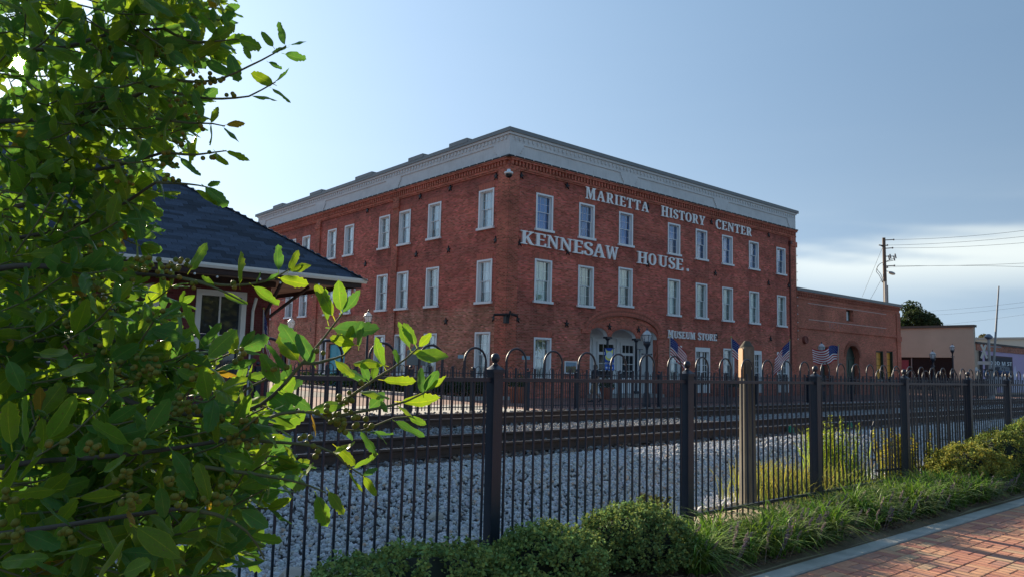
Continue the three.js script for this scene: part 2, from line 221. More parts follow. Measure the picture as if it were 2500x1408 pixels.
{ // the brick pavement at the camera's feet: basket weave, each brick laid by itself
  const r = rng(23);
  struct('pavement', sheet([2.2, 90], [[30, 0], [-3.098, 0]]), std(0.09, 0.08, 0.07, 0.95));
  const brickG = (L, w) => { const b = 0.006, h = 0.012, top = [[-L / 2 + b, h, -w / 2 + b], [L / 2 - b, h, -w / 2 + b], [L / 2 - b, h, w / 2 - b], [-L / 2 + b, h, w / 2 - b]], bot = [[-L / 2, 0, -w / 2], [L / 2, 0, -w / 2], [L / 2, 0, w / 2], [-L / 2, 0, w / 2]], mid = bot.map(([x, , z]) => [x, h - 0.004, z]); const P = [], q = (a, c, d, e) => P.push(...a, ...e, ...d, ...a, ...d, ...c); q(...top); for (let i = 0; i < 4; i++) { const k = (i + 1) % 4; q(mid[i], mid[k], top[k], top[i]); q(bot[i], bot[k], mid[k], mid[i]); } const g = new THREE.BufferGeometry(); g.setAttribute('position', new THREE.Float32BufferAttribute(P, 3)); g.computeVertexNormals(); return uvm(g); };
  const gx = brickG(0.214, 0.104), gz = brickG(0.104, 0.214);
  const tones = [[0.5, 0.21, 0.125], [0.55, 0.25, 0.145], [0.44, 0.175, 0.115], [0.5, 0.31, 0.18], [0.57, 0.29, 0.16], [0.42, 0.2, 0.135]];
  const mats = tones.map((c, k) => new THREE.MeshStandardMaterial({ roughness: 0.85, map: tex(128, 128, (i, j) => { const n = fbm(i / 16 + k * 31, j / 16, 4), f = hash2(i + k * 999, j), s = 0.72 + 0.4 * n + 0.22 * f; return c.map((v) => v * s); }, 3, 3) }));
  const spots = [];
  for (let j = 0; j < 60; j++) for (let i = 0; i < 150; i++) {
    const x = 2.4 + i * 0.22 + 0.11, z = -3.085 + j * 0.22 + 0.11, along = (i + j) & 1;
    for (const s of [-0.055, 0.055]) spots.push(along ? [x, z + s, 0] : [x + s, z, 1]);
  }
  const eye = (s) => { const v = new THREE.Vector3(s[0], 0, s[1]).sub(EYE), d = v.dot(FWD), px = 1250 + (1840 * v.dot(RGT)) / d, py = 704 - (1840 * v.dot(UPV)) / d; return d > 0.5 && px > 1780 && px < 2560 && py < 1450 ? d : 99 + s[0]; };
  spots.sort((p, q) => eye(p) - eye(q));
  const rest = { gx: [], gz: [] }, paving = thing('brick_paving', 'basket weave red brick paving beside the concrete kerb', 'paving', [0, 0, 0], null, 'structure');
  spots.forEach(([x, z, o], k) => {
    const y = 0.004 + (r() - 0.5) * 0.003, tone = Math.floor(r() * 6);
    if (k < 300) { const m = mesh(paving, 'brick', o ? gz : gx, mats[tone]); m.position.set(x, y, z); m.rotation.set((r() - 0.5) * 0.02, (r() - 0.5) * 0.012, (r() - 0.5) * 0.02); } else rest[o ? 'gz' : 'gx'].push([x, y, z, tone]);
  });
  const d = new THREE.Object3D(), c = new THREE.Color();
  for (const k of ['gx', 'gz']) { const im = new THREE.InstancedMesh(k === 'gx' ? gx : gz, std(1, 1, 1, 0.85), rest[k].length); im.name = 'paving_bricks'; im.userData.kind = 'stuff'; im.receiveShadow = true; rest[k].forEach(([x, y, z, t], i) => { d.position.set(x, y, z); d.rotation.set((r() - 0.5) * 0.02, 0, (r() - 0.5) * 0.02); d.updateMatrix(); im.setMatrixAt(i, d.matrix); im.setColorAt(i, c.setRGB(...tones[t].map((v) => v * 0.95))); }); paving.add(im); }
  // kerb of cast lengths
  const kerbT = tex(256, 256, (i, j) => { const n = fbm(i / 24, j / 24, 5, 10), f = hash2(i, j); const k = 0.68 + 0.42 * n + 0.14 * f; return [0.43 * k, 0.41 * k, 0.36 * k]; }, 0.7, 0.7), kerbM = new THREE.MeshStandardMaterial({ map: kerbT, roughness: 0.9 });
  const kerb = thing('kerb', 'grey concrete kerb between the brick paving and the planting bed', 'kerb', [0, 0, 0], null, 'structure');
  for (let x = 2.2, k = 0; x < 60; x += 3.05, k++) { const s = new THREE.Shape([[-0.08, -0.1], [0.08, -0.1], [0.08, 0.01], [0.072, 0.02], [-0.072, 0.02], [-0.08, 0.01]].map((p) => new THREE.Vector2(...p))), g = new THREE.ExtrudeGeometry(s, { depth: 3.044, bevelEnabled: false }); g.rotateY(Math.PI / 2); g.translate(x, 0.004, -3.18); mesh(kerb, 'kerb_stone', uvm(g), kerbM); }
  // the far side: paved plaza, its edge and a concrete walk
  const paverT = tex(1024, 1024, (i, j) => { const row = j >> 4, off = row & 1 ? 16 : 0, u = (i + off) & 31, v = j & 15, h = hash2(((i + off) & 1023) >> 5, row), f = hash2(i, j), n = fbm(i / 128, j / 128, 3, 8); const k = (0.75 + 0.4 * n) * (0.85 + 0.3 * f); if (u < 2 || v < 2) return [0.13 * k, 0.1 * k, 0.085 * k]; return [0.23 * k * (0.75 + 0.5 * h), 0.105 * k * (0.75 + 0.5 * h), 0.085 * k * (0.8 + 0.4 * h)]; }, 1 / 6.9, 1 / 3.4);
  const edge = std(0.3, 0.29, 0.27, 0.9);
  struct('plaza', sheet([-60, 19.5, 75], [[-19.98, 0.004], [-70, 0.004]]), new THREE.MeshStandardMaterial({ map: paverT, roughness: 0.9 }));
  struct('plaza_edge', [uvm(bx(-60, -0.4, -19.98, 75, 0.02, -19.68))], edge);
  const walk = tex(256, 256, (i, j) => { const n = fbm(i / 20, j / 20, 4, 12), f = hash2(i, j); const k = 0.75 + 0.3 * n + 0.12 * f; return [0.4 * k, 0.38 * k, 0.34 * k]; }, 0.3, 0.3);
  struct('concrete_walk', [sheet([-60, 18.3], [[-19.99, 0.008], [-24.2, 0.008]], 1)], new THREE.MeshStandardMaterial({ map: walk, roughness: 0.9 }));
  struct('street', sheet([75.5, 600], [[-10, 0.006], [-300, 0.006]]), M_asphalt);
  struct('side_street', sheet([8, 17.6], [[-31, 0.008], [-140, 0.008]]), M_asphalt);
}

// ------------------------------------------------------------------ the museum: brick block with white parapet
const font = await new FontLoader().loadAsync('fonts/droid/droid_serif_bold.typeface.json');
const fontSans = await new FontLoader().loadAsync('fonts/droid/droid_sans_bold.typeface.json');
const FX = 23.34, FZ = -27.86, RW = 27.1, LW = 31.4; // corner of the block, length of its two seen sides
const mus = thing('museum_building', 'large three storey red brick museum with white parapet and lettered front', 'building', [FX, 0, FZ]);
const onLeft = (m) => { m.rotation.y = -Math.PI / 2; return m; }; // local x = minus the distance from the corner
const WX = [1.82, 4.92, 8.1, 12.47, 15.23, 18.05, 21.16, 24.63], WL = [1.14, 5.74, 8.8, 11.08, 15.5, 17.9, 21.86, 24.2, 28.1], WW = 1.15, WWL = 1.2;
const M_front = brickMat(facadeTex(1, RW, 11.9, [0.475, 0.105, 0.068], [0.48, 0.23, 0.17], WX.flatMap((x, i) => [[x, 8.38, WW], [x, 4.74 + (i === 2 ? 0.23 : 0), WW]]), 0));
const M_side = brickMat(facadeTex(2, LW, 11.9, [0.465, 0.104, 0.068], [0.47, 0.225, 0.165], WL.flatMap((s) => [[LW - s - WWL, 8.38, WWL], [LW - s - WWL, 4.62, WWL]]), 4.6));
{
  const holesR = [], holesL = [], holesL2 = [];
  WX.forEach((x, i) => { holesR.push(rect(x, 8.5, x + WW, 10.3)); const dy = i === 2 ? 0.23 : 0; holesR.push(rect(x, 4.86 + dy, x + WW, 6.93 + dy)); });
  for (const [x, y, w] of [[1.87, 1.0, WW], [12.65, 1.0, WW], [18.15, 1.0, WW]]) holesR.push(rect(x, y, x + w, 3.0));
  for (const x of [15.2, 21.1, 24.57]) holesR.push(rect(x, 0.22, x + 1.5, 3.0));
  const arcade = [[5.9, 0.2], [11.62, 0.2], [11.62, 3.6], ...arcPts(8.76, 3.6, 2.86, 0.9, 0, Math.PI, 24), [5.9, 3.6]];
  holesR.push(arcade);
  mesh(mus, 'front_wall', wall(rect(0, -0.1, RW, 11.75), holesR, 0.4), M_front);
  WL.forEach((s) => { holesL.push(rect(-s - WWL, 8.5, -s, 10.43)); holesL.push(rect(-s - WWL, 4.74, -s, 6.82)); if (s < 15) holesL2.push(rect(-s - WWL, 1.0, -s, 3.2)); });
  holesL2.push(rect(-18.25, 0.02, -15.95, 2.75), rect(-19.5, 0.3, -18.6, 3.1), rect(-26, 1, -24.8, 3.1));
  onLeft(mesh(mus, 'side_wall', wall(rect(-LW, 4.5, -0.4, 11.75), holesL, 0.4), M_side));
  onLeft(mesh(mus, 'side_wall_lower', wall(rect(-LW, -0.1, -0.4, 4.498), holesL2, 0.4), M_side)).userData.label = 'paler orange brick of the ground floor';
  mesh(mus, 'rear_wall', [uvm(bx(0.4, -0.1, -LW, RW, 12.6, -LW + 0.4)), uvm(bx(RW - 0.4, -0.1, -LW + 0.4, RW, 12.6, -0.4))], mt.brick);
  mesh(mus, 'roof', bx(0.4, 12.2, -LW + 0.4, RW - 0.4, 12.35, -0.4), std(0.3, 0.3, 0.3, 0.9));
  mesh(mus, 'floor_slabs', [bx(0.4, 4.1, -LW + 0.4, RW - 0.4, 4.3, -3), bx(0.4, 7.6, -LW + 0.4, RW - 0.4, 7.8, -0.45)], std(0.3, 0.28, 0.25, 0.9));
  // pilasters
  mesh(mus, 'corner_pilaster', [uvm(bx(-0.09, -0.1, -0.74, 0.003, 11.3, 0.09)), uvm(bx(0.003, -0.1, 0.001, 0.61, 11.3, 0.09))], mt.brick);
  mesh(mus, 'end_pilaster', [uvm(bx(26.42, -0.1, 0.001, RW + 0.06, 11.3, 0.09)), uvm(bx(26.34, 10.6, 0.09, RW + 0.14, 10.95, 0.15))], mt.brick);
  for (const s of [10.02, 20.2, 30.7]) { mesh(mus, 'pilaster', [uvm(bx(-0.1, 4.5, -s - 0.62, 0.003, 11.3, -s)), uvm(bx(-0.16, 10.7, -s - 0.68, -0.1, 11.0, -s + 0.06))], mt.brick); mesh(mus, 'pilaster_base', uvm(bx(-0.1, -0.1, -s - 0.62, 0.003, 4.498, -s)), mt.brickPale); }
  // brick cornice: corbelled courses over a row of bricks on edge
  const cor = (len, sgn) => { const g = [], b = (x0, y0, x1, y1, p) => (sgn > 0 ? bx(x0, y0, 0.002, x1, y1, p) : bx(-p, y0, -x1, -0.002, y1, -x0)); g.push(b(sgn > 0 ? 0 : 0, 11.22, len, 11.3, 0.06), b(0, 11.3, len, 11.42, 0.1), b(0, 11.66, len, 11.75, 0.2), b(0, 11.75, len, 11.8, 0.23)); return g.map(uvm); };
  mesh(mus, 'brick_cornice', [...cor(RW + 0.1, 1), ...cor(LW, -1)], mt.brick);
  const dent = []; for (let s = 0.05; s < RW; s += 0.23) dent.push(bx(s, 11.42, 0.003, s + 0.115, 11.66, 0.15)); for (let s = 0.2; s < LW; s += 0.23) dent.push(bx(-0.15, 11.42, -s - 0.115, -0.003, 11.66, -s));
  mesh(mus, 'cornice_bricks', dent.map(uvm), mt.brick, 'stuff');
  mesh(mus, 'flashing', [bx(-0.24, 11.8, -0.002, RW + 0.16, 11.87, 0.24), bx(-0.24, 11.8, -LW, -0.002, 11.87, -0.002)], std(0.03, 0.03, 0.035, 0.6));
  // white parapet with raised frieze and sunk panels
  const P0 = 11.87, P1 = 13.05, panel = (a, b, y0) => [[a - 0.2, P0 + 0.06], [a - 0.2, 12.1], [a - 0.1, 12.1], [a - 0.1, 12.22], [a - 0.02, 12.22], [a - 0.02, 12.36], [a + 0.06, 12.36], [a + 0.06, y0], [b - 0.06, y0], [b - 0.06, 12.36], [b + 0.02, 12.36], [b + 0.02, 12.22], [b + 0.1, 12.22], [b + 0.1, 12.1], [b + 0.2, 12.1], [b + 0.2, P0 + 0.06]];
  const fr = wall(rect(-0.06, P0, RW, P1), [panel(0.75, 8.15, 12.53), panel(9.5, 17.12, 12.53), panel(18.58, 26.05, 12.55)], 0.05); fr.translate(0, 0, 0.11);
  mesh(mus, 'parapet', [bx(0, P0, -0.4, RW, P1, 0.058), bx(-0.058, P0, -LW, 0, P1, 0.058), bx(RW - 0.4, P0, -LW, RW, P1, -0.4), bx(0, P0, -LW, RW - 0.4, P1, -LW + 0.4)].map(uvm), mt.parapet);
  mesh(mus, 'parapet_frieze', fr, mt.parapet);
  const fl = wall(rect(-LW, P0, 0.11, P1), [panel(-29.95, -21.05, 12.55), panel(-19.65, -11.48, 12.57), panel(-9.97, -1.1, 12.57)], 0.05); fl.translate(0, 0, 0.11);
  onLeft(mesh(mus, 'parapet_frieze', fl, mt.parapet));
  const dn = []; for (let s = 0.18; s < RW - 0.1; s += 0.3) dn.push(bx(s, 12.72, 0.11, s + 0.1, 12.88, 0.16), bx(s + 0.04, 12.66, 0.11, s + 0.1, 12.715, 0.13)); for (let s = 0.12; s < LW - 0.1; s += 0.3) dn.push(bx(-0.16, 12.72, -s - 0.12, -0.11, 12.9, -s));
  mesh(mus, 'dentils', dn, mt.parapet, 'stuff');
  mesh(mus, 'parapet_moulding', [bx(-0.2, 12.93, 0.1105, RW + 0.03, 13.05, 0.2), bx(-0.2, 12.93, -LW, -0.1105, 13.05, 0.1105)], mt.parapet);
  mesh(mus, 'parapet_cap', [bx(-0.27, 13.052, -0.42, RW + 0.2, 13.25, 0.27), bx(-0.27, 13.052, -LW - 0.3, 0.4, 13.25, -0.42), bx(RW - 0.42, 13.052, -LW - 0.3, RW + 0.2, 13.25, -0.42)], mt.capMetal);
  for (const [a, b] of [[3.2, 4.8], [7.35, 8.86], [13.04, 15.15], [19.92, 21.73], [26.4, 28.13]]) mesh(mus, 'parapet_block', bx(-0.29, 13.2, -b, 0.3, 13.42, -a), mt.capMetal);
  // flat brick arches over the openings
  const lint = (x0, x1, y, h = 0.32) => { const s = new THREE.Shape([[x0 + 0.02, y], [x1 - 0.02, y], [x1 + 0.1, y + h], [x0 - 0.1, y + h]].map((p) => new THREE.Vector2(...p))); const g = new THREE.ExtrudeGeometry(s, { depth: 0.012, bevelEnabled: false }); const p = g.attributes.position, uv = g.attributes.uv; for (let i = 0; i < p.count; i++) uv.setXY(i, p.getX(i), p.getY(i) - y); return g; };
  const lr = []; WX.forEach((x, i) => { lr.push(lint(x, x + WW, 10.31), lint(x, x + WW, 6.94 + (i === 2 ? 0.23 : 0))); }); for (const x of [1.87, 12.65, 18.15]) lr.push(lint(x, x + WW, 3.01)); for (const x of [15.2, 21.1, 24.57]) lr.push(lint(x, x + 1.5, 3.01));
  mesh(mus, 'flat_arches', lr, mt.soldier, 'stuff');
  const ll = []; WL.forEach((s) => ll.push(lint(-s - WWL, -s, 10.44), lint(-s - WWL, -s, 6.83))); onLeft(mesh(mus, 'flat_arches', ll, mt.soldier, 'stuff'));
  // arcade: relieving arch, recessed wall with three arches, iron columns, white vestibule
  const band = (cx, cy, a, b, w, t0, t1, z, n = 40) => { const pos = [], uv = [], idx = []; let len = 0, pv = null; for (let i = 0; i <= n; i++) { const t = mix(t0, t1, i / n), c = Math.cos(t), s = Math.sin(t), p = [cx + a * c, cy + b * s], q = [cx + (a + w) * c, cy + (b + w) * s]; if (pv) len += Math.hypot(p[0] - pv[0], p[1] - pv[1]); pv = p; for (const zz of [z[0], z[1]]) { pos.push(...p, zz, ...q, zz); uv.push(len, 0, len, w); } } for (let i = 0; i < n; i++) { const k = i * 4, m = k + 4; idx.push(k + 2, k + 3, m + 2, m + 2, k + 3, m + 3, k, k + 2, m, m, k + 2, m + 2, k + 1, m + 1, k + 3, k + 3, m + 1, m + 3); } const g = new THREE.BufferGeometry(); g.setAttribute('position', new THREE.Float32BufferAttribute(pos, 3)); g.setAttribute('uv', new THREE.Float32BufferAttribute(uv, 2)); g.setIndex(idx); g.computeVertexNormals(); return g; };
  mesh(mus, 'relieving_arch', [band(8.76, 3.6, 2.86, 0.9, 0.22, 0.02, Math.PI - 0.02, [-0.1, 0.014]), band(8.76, 3.6, 3.085, 1.125, 0.2, 0.02, Math.PI - 0.02, [-0.1, 0.03])], mt.soldier);
  mesh(mus, 'arch_imposts', [uvm(bx(5.2, 3.42, 0.001, 5.9, 3.62, 0.06)), uvm(bx(11.62, 3.42, 0.001, 12.3, 3.62, 0.04))], mt.brick);
  const sub = (c, w) => [[c - w, 0.2], [c + w, 0.2], [c + w, 3.3], ...arcPts(c, 3.3, w, 0.46, 0, Math.PI, 20), [c - w, 3.3]];
  const tym = [[5.9, 3.3], ...arcPts(6.64, 3.3, 0.72, 0.44, Math.PI, 0, 20), [7.66, 3.3], ...arcPts(8.7, 3.3, 1.02, 0.46, Math.PI, 0, 20), [10.12, 3.3], ...arcPts(10.86, 3.3, 0.74, 0.46, Math.PI, 0, 20), [11.62, 3.3], [11.62, 3.6], ...arcPts(8.76, 3.6, 2.858, 0.898, 0, Math.PI, 24), [5.9, 3.6]];
  const ty = wall(tym, [], 0.26); ty.translate(0, 0, -0.09); mesh(mus, 'recessed_arch_wall', ty, mt.brick);
  mesh(mus, 'arch_rings', [band(6.64, 3.3, 0.72, 0.44, 0.24, 0.05, Math.PI - 0.05, [-0.2, -0.075], 24), band(8.7, 3.3, 1.02, 0.46, 0.24, 0.05, Math.PI - 0.05, [-0.2, -0.07], 24), band(10.86, 3.3, 0.74, 0.46, 0.24, 0.05, Math.PI - 0.05, [-0.2, -0.075], 24)], mt.soldier);
  const soff = (c, a, b) => band(c, 3.3, a - 0.012, b - 0.012, 0.01, 0, Math.PI, [-0.35, -0.095], 24);
  mesh(mus, 'arch_soffits', [soff(6.64, 0.72, 0.44), soff(8.7, 1.02, 0.46), soff(10.86, 0.74, 0.46)], mt.white);
  for (const x of [7.52, 9.92]) mesh(mus, 'iron_column', [cyl(0.075, 0.065, 2.8, x, 0.35, -0.22), bx(x - 0.13, 0.2, -0.35, x + 0.13, 0.35, -0.09), bx(x - 0.2, 3.2, -0.37, x + 0.2, 3.298, -0.06), cyl(0.08, 0.15, 0.1, x, 3.1, -0.22)], mt.iron);
  mesh(mus, 'vestibule', [bx(5.4, 0.2, -1.8, 12.1, 4.3, -1.72), bx(5.8, 0.2, -1.72, 5.898, 4.3, -0.4), bx(11.61, 0.2, -1.72, 11.7, 4.3, -0.4), bx(5.8, 4.22, -1.72, 11.7, 4.3, -0.4), bx(5.9, 0.1, -1.72, 11.6, 0.2, 0.0)], mt.white);
  const gdoor = (x0, x1, y0, y1, tr, cols) => { const d = mesh(mus, 'entrance_door', [bx(x0 - 0.12, y0, -1.72, x0, y1 + 0.14, -1.62), bx(x1, y0, -1.72, x1 + 0.12, y1 + 0.14, -1.62), bx(x0, y1, -1.72, x1, y1 + 0.14, -1.62), bx(x0, tr, -1.72, x1, tr + 0.16, -1.64), bx(x0, y0, -1.72, x1, y0 + 0.85, -1.66)], mt.white); mesh(d, 'pane', [bx(x0, y0 + 0.85, -1.715, x1, tr, -1.69), bx(x0, tr + 0.16, -1.715, x1, y1, -1.69)], mt.darkGlass); const mm = []; for (let k = 1; k < cols; k++) { const x = mix(x0, x1, k / cols); mm.push(bx(x - 0.016, y0 + 0.85, -1.69, x + 0.016, tr, -1.67), bx(x - 0.016, tr + 0.16, -1.69, x + 0.016, y1, -1.67)); } for (const y of [y0 + 1.25, y0 + 1.65]) mm.push(bx(x0, y - 0.016, -1.689, x1, y + 0.016, -1.672)); mesh(d, 'glazing_bars', mm, mt.white); };
  gdoor(6.35, 7.6, 0.2, 3.0, 2.42, 3); gdoor(8.35, 9.6, 0.2, 2.95, 2.35, 3); gdoor(10.35, 11.35, 0.2, 2.95, 2.35, 3);
  mesh(mus, 'door_pilasters', [bx(7.85, 0.2, -1.72, 8.05, 3.3, -1.62), bx(9.85, 0.2, -1.72, 10.1, 3.3, -1.6), bx(5.9, 3.3, -1.72, 11.6, 3.42, -1.58)], mt.white);
  mesh(mus, 'door_step', uvm(bx(5.7, 0, -0.3, 11.8, 0.19, 0.35)), mt.concrete);

  // sash windows: white lining, sill, two sashes with bars, panes and a pale curtain behind
  const sash = (w, h, curtain, glass = mt.glass, bars = 3) => {
    const T = 0.06, z0 = -0.26, mid = h * 0.5, fr = mesh(new THREE.Group(), 'window', [bx(0, 0, z0, T, h, 0.02), bx(w - T, 0, z0, w, h, 0.02), bx(T, h - T, z0, w - T, h, 0.02), bx(-0.025, -0.01, 0.021, T + 0.02, h + 0.03, 0.035), bx(w - T - 0.02, -0.01, 0.021, w + 0.025, h + 0.03, 0.035), bx(T + 0.02, h - T, 0.021, w - T - 0.02, h + 0.03, 0.036)], mt.white);
    fr.removeFromParent();
    mesh(fr, 'sill', bx(-0.09, -0.12, z0, w + 0.09, -0.001, 0.12), mt.white);
    const s = [], S = 0.036, sa = (y0, y1, zz) => { s.push(bx(T, y0, zz, T + S, y1, zz + 0.04), bx(w - T - S, y0, zz, w - T, y1, zz + 0.04), bx(T + S, y0, zz, w - T - S, y0 + S, zz + 0.04), bx(T + S, y1 - S, zz, w - T - S, y1, zz + 0.04)); for (let k = 1; k < bars; k++) { const x = mix(T + S, w - T - S, k / bars); s.push(bx(x - 0.006, y0 + S, zz + 0.005, x + 0.006, y1 - S, zz + 0.034)); } const ym = (y0 + y1) / 2; s.push(bx(T + S, ym - 0.006, zz + 0.006, w - T - S, ym + 0.006, zz + 0.033)); };
    sa(mid - 0.02, h - T, -0.17); sa(0.01, mid + 0.025, -0.215);
    mesh(fr, 'sash', s, mt.white);
    mesh(fr, 'pane', bx(T + S, mid + 0.03, -0.152, w - T - S, h - T - S, -0.1515), glass); mesh(fr, 'pane', bx(T + S, 0.06, -0.197, w - T - S, mid - 0.025, -0.1965), glass);
    const n = 40, pos = [], idx = []; for (let i = 0; i <= n; i++) { const x = mix(T, w - T, i / n), z = -0.33 + 0.014 * Math.sin(i * 1.35) + 0.008 * Math.sin(i * 0.6); pos.push(x, 0, z, x, h, z); } for (let i = 0; i < n; i++) idx.push(i * 2, i * 2 + 2, i * 2 + 1, i * 2 + 2, i * 2 + 3, i * 2 + 1);
    const g = new THREE.BufferGeometry(); g.setAttribute('position', new THREE.Float32BufferAttribute(pos, 3)); g.setIndex(idx); g.computeVertexNormals(); mesh(fr, 'curtain', g, curtain);
    return fr;
  };
  const dim = std(0.26, 0.3, 0.26, 0.9), grey = std(0.46, 0.5, 0.5, 0.9), cream = std(0.6, 0.56, 0.44, 0.9);
  const vary = (w, h, glass, list) => list.map(([m, part]) => { const f = sash(w, h, m, glass), c = f.children.find((o) => o.name === 'curtain'); if (part) { c.scale.y = 1 - part; c.position.y = h * part; mesh(f, 'dim_reflection_board', bx(0.07, 0, -0.36, w - 0.07, h, -0.355), dim); } return f; });  // greenish board paints in the unlit room and the dark green reflection
  const pTop = vary(WW, 1.8, mt.glassBlue, [[mt.curtain], [grey], [mt.curtain, 0.45]]), pMid = vary(WW, 2.07, mt.glassGreen, [[mt.shade], [mt.shade, 0.5], [grey], [cream, 0.62]]), pLow = sash(WW, 2.0, std(0.34, 0.38, 0.34, 0.9)), pDark = sash(WW, 2.0, std(0.04, 0.045, 0.05, 0.9));
  const lTop = vary(WWL, 1.93, mt.glass, [[mt.shade], [cream], [mt.shade, 0.3]]), lMid = vary(WWL, 2.08, mt.glass, [[cream, 0.5], [mt.curtain, 0.6], [dim], [mt.shade, 0.25]]), lLow = sash(WWL, 2.2, std(0.38, 0.42, 0.38, 0.9));
  const put = (proto, x, y, left, label) => { const m = proto.clone(); if (left) { m.position.set(0, y, -x); m.rotation.y = -Math.PI / 2; m.translateX(-WWL); } else m.position.set(x, y, 0); if (label) m.userData.label = label; mus.add(m); };
  WX.forEach((x, i) => { put(pTop[[0, 1, 0, 2, 1, 0, 1, 2][i]], x, 8.5); put(pMid[[0, 3, 1, 0, 2, 1, 0, 3][i]], x, 4.86 + (i === 2 ? 0.23 : 0)); });
  put(pLow, 1.87, 1.0); put(pLow, 12.65, 1.0); put(pDark, 18.15, 1.0, false, 'dark four pane window');
  WL.forEach((s, i) => { put(lTop[[0, 2, 0, 1, 0, 2, 1, 0, 0][i]], s, 8.5, true); put(lMid[[3, 0, 1, 2, 0, 1, 2, 0, 1][i]], s, 4.74, true); if (s < 15) put(lLow, s, 1.0, true); });
  // glazed double doors of the store
  const fd = () => { const w = 1.5, h = 2.78, d = mesh(new THREE.Group(), 'glazed_door', [bx(0, 0, -0.22, 0.08, h, 0.02), bx(w - 0.08, 0, -0.22, w, h, 0.02), bx(0.08, h - 0.26, -0.22, w - 0.08, h, 0.02), bx(0.08, 0.01, -0.16, w - 0.08, 0.5, -0.1), bx(0.08, 0.5, -0.16, 0.18, h - 0.26, -0.1), bx(w - 0.18, 0.5, -0.16, w - 0.08, h - 0.26, -0.1), bx(w / 2 - 0.11, 0.5, -0.16, w / 2 + 0.11, h - 0.26, -0.095)], mt.white); d.removeFromParent(); mesh(d, 'pane', [bx(0.18, 0.5, -0.135, w - 0.18, h - 0.26, -0.13)], mt.darkGlass); const b = []; for (const [a, c] of [[0.18, w / 2 - 0.11], [w / 2 + 0.11, w - 0.18]]) { const x = (a + c) / 2; b.push(bx(x - 0.014, 0.5, -0.13, x + 0.014, h - 0.26, -0.105)); for (let k = 1; k < 5; k++) { const y = mix(0.5, h - 0.26, k / 5); b.push(bx(a, y - 0.014, -0.129, c, y + 0.014, -0.106)); } } mesh(d, 'glazing_bars', b, mt.white); return d; };
  const fdp = fd(); for (const x of [15.2, 21.1, 24.57]) { const m = fdp.clone(); m.position.set(x, 0.22, 0); mus.add(m); }
  // teal double door and its side light on the long side
  const td = mesh(mus, 'teal_door', [bx(0.05, 0, -0.16, 1.14, 2.68, -0.1), bx(1.16, 0, -0.16, 2.25, 2.68, -0.1), bx(0.2, 0.3, -0.1, 1.0, 1.1, -0.088), bx(0.2, 1.3, -0.1, 1.0, 2.5, -0.088), bx(1.3, 0.3, -0.1, 2.1, 1.1, -0.088), bx(1.3, 1.3, -0.1, 2.1, 2.5, -0.088)], mt.teal); td.position.set(0, 0.02, -18.25 ); td.rotation.y = -Math.PI / 2; td.userData.label = 'bright teal double door';
  const kn = mesh(td, 'door_knob', [new THREE.SphereGeometry(0.05, 12, 8).translate(1.05, 1.05, -0.04), new THREE.SphereGeometry(0.05, 12, 8).translate(1.26, 1.05, -0.04)], std(0.8, 0.78, 0.7, 0.2, 0.6));
  const sl = mesh(mus, 'side_light', [bx(0, 0, -0.2, 0.1, 2.8, 0.02), bx(0.8, 0, -0.2, 0.9, 2.8, 0.02), bx(0.1, 2.7, -0.2, 0.8, 2.8, 0.02), bx(0.1, 0, -0.2, 0.8, 0.5, -0.05)], mt.white); sl.position.set(0, 0.3, -19.5); sl.rotation.y = -Math.PI / 2; mesh(sl, 'pane', bx(0.1, 0.5, -0.14, 0.8, 2.7, -0.135), mt.darkGlass);
  // star shaped wall anchors
  const st = new THREE.Shape(Array.from({ length: 10 }, (_, i) => { const a = Math.PI / 2 + (i * Math.PI) / 5, q = i & 1 ? 0.08 : 0.215; return new THREE.Vector2(q * Math.cos(a), q * Math.sin(a)); })), sg = new THREE.ExtrudeGeometry(st, { depth: 0.02, bevelEnabled: true, bevelThickness: 0.03, bevelSize: 0.03, bevelOffset: -0.03, bevelSegments: 1 });
  for (const [s, y] of [[0.77, 11.0], [3.97, 11.05], [0.76, 7.6], [4.11, 7.56], [10.6, 7.6], [10.58, 10.98], [16.87, 10.98], [23.62, 11.05], [17.28, 7.74], [23.55, 7.69], [26.2, 7.75], [0.73, 3.85], [4.12, 3.82], [7.5, 3.84], [9.95, 3.81], [17.39, 3.78], [23.74, 3.88]]) { const m = mesh(mus, 'wall_star', sg, mt.darkIron); m.position.set(s, y, s < 0.61 ? 0.1 : s > 5.9 && s < 11.6 && y < 4.2 ? -0.07 : 0.02); }
  for (const [s, y] of [[1.0, 11.0], [4.93, 11.05], [7.85, 11.05], [13.83, 11.1], [13.8, 7.68], [4.89, 7.68], [8.04, 7.73], [0.9, 7.75], [4.92, 3.85], [0.87, 3.89], [20.93, 3.78]]) { const m = onLeft(mesh(mus, 'wall_star', sg, mt.darkIron)); m.position.set(s > 20.2 && s < 20.82 ? -0.12 : -0.02, y, -s); }
  // rainwater pipe
  mesh(mus, 'drain_pipe', [cyl(0.045, 0.045, 10.6, 26.36, 0.1, 0.05, 8), bx(26.25, 10.7, 0.01, 26.48, 10.95, 0.2)], std(0.12, 0.035, 0.03, 0.6));
  // street number plates beside the corner windows
  mesh(mus, 'wall_plaque', bx(1.1, 1.9, 0.001, 1.62, 2.08, 0.02), std(0.25, 0.42, 0.5, 0.5));
  mesh(mus, 'wall_plaque', bx(-0.02, 1.9, -3.75, -0.001, 2.08, -3.25), std(0.25, 0.42, 0.5, 0.5));
}
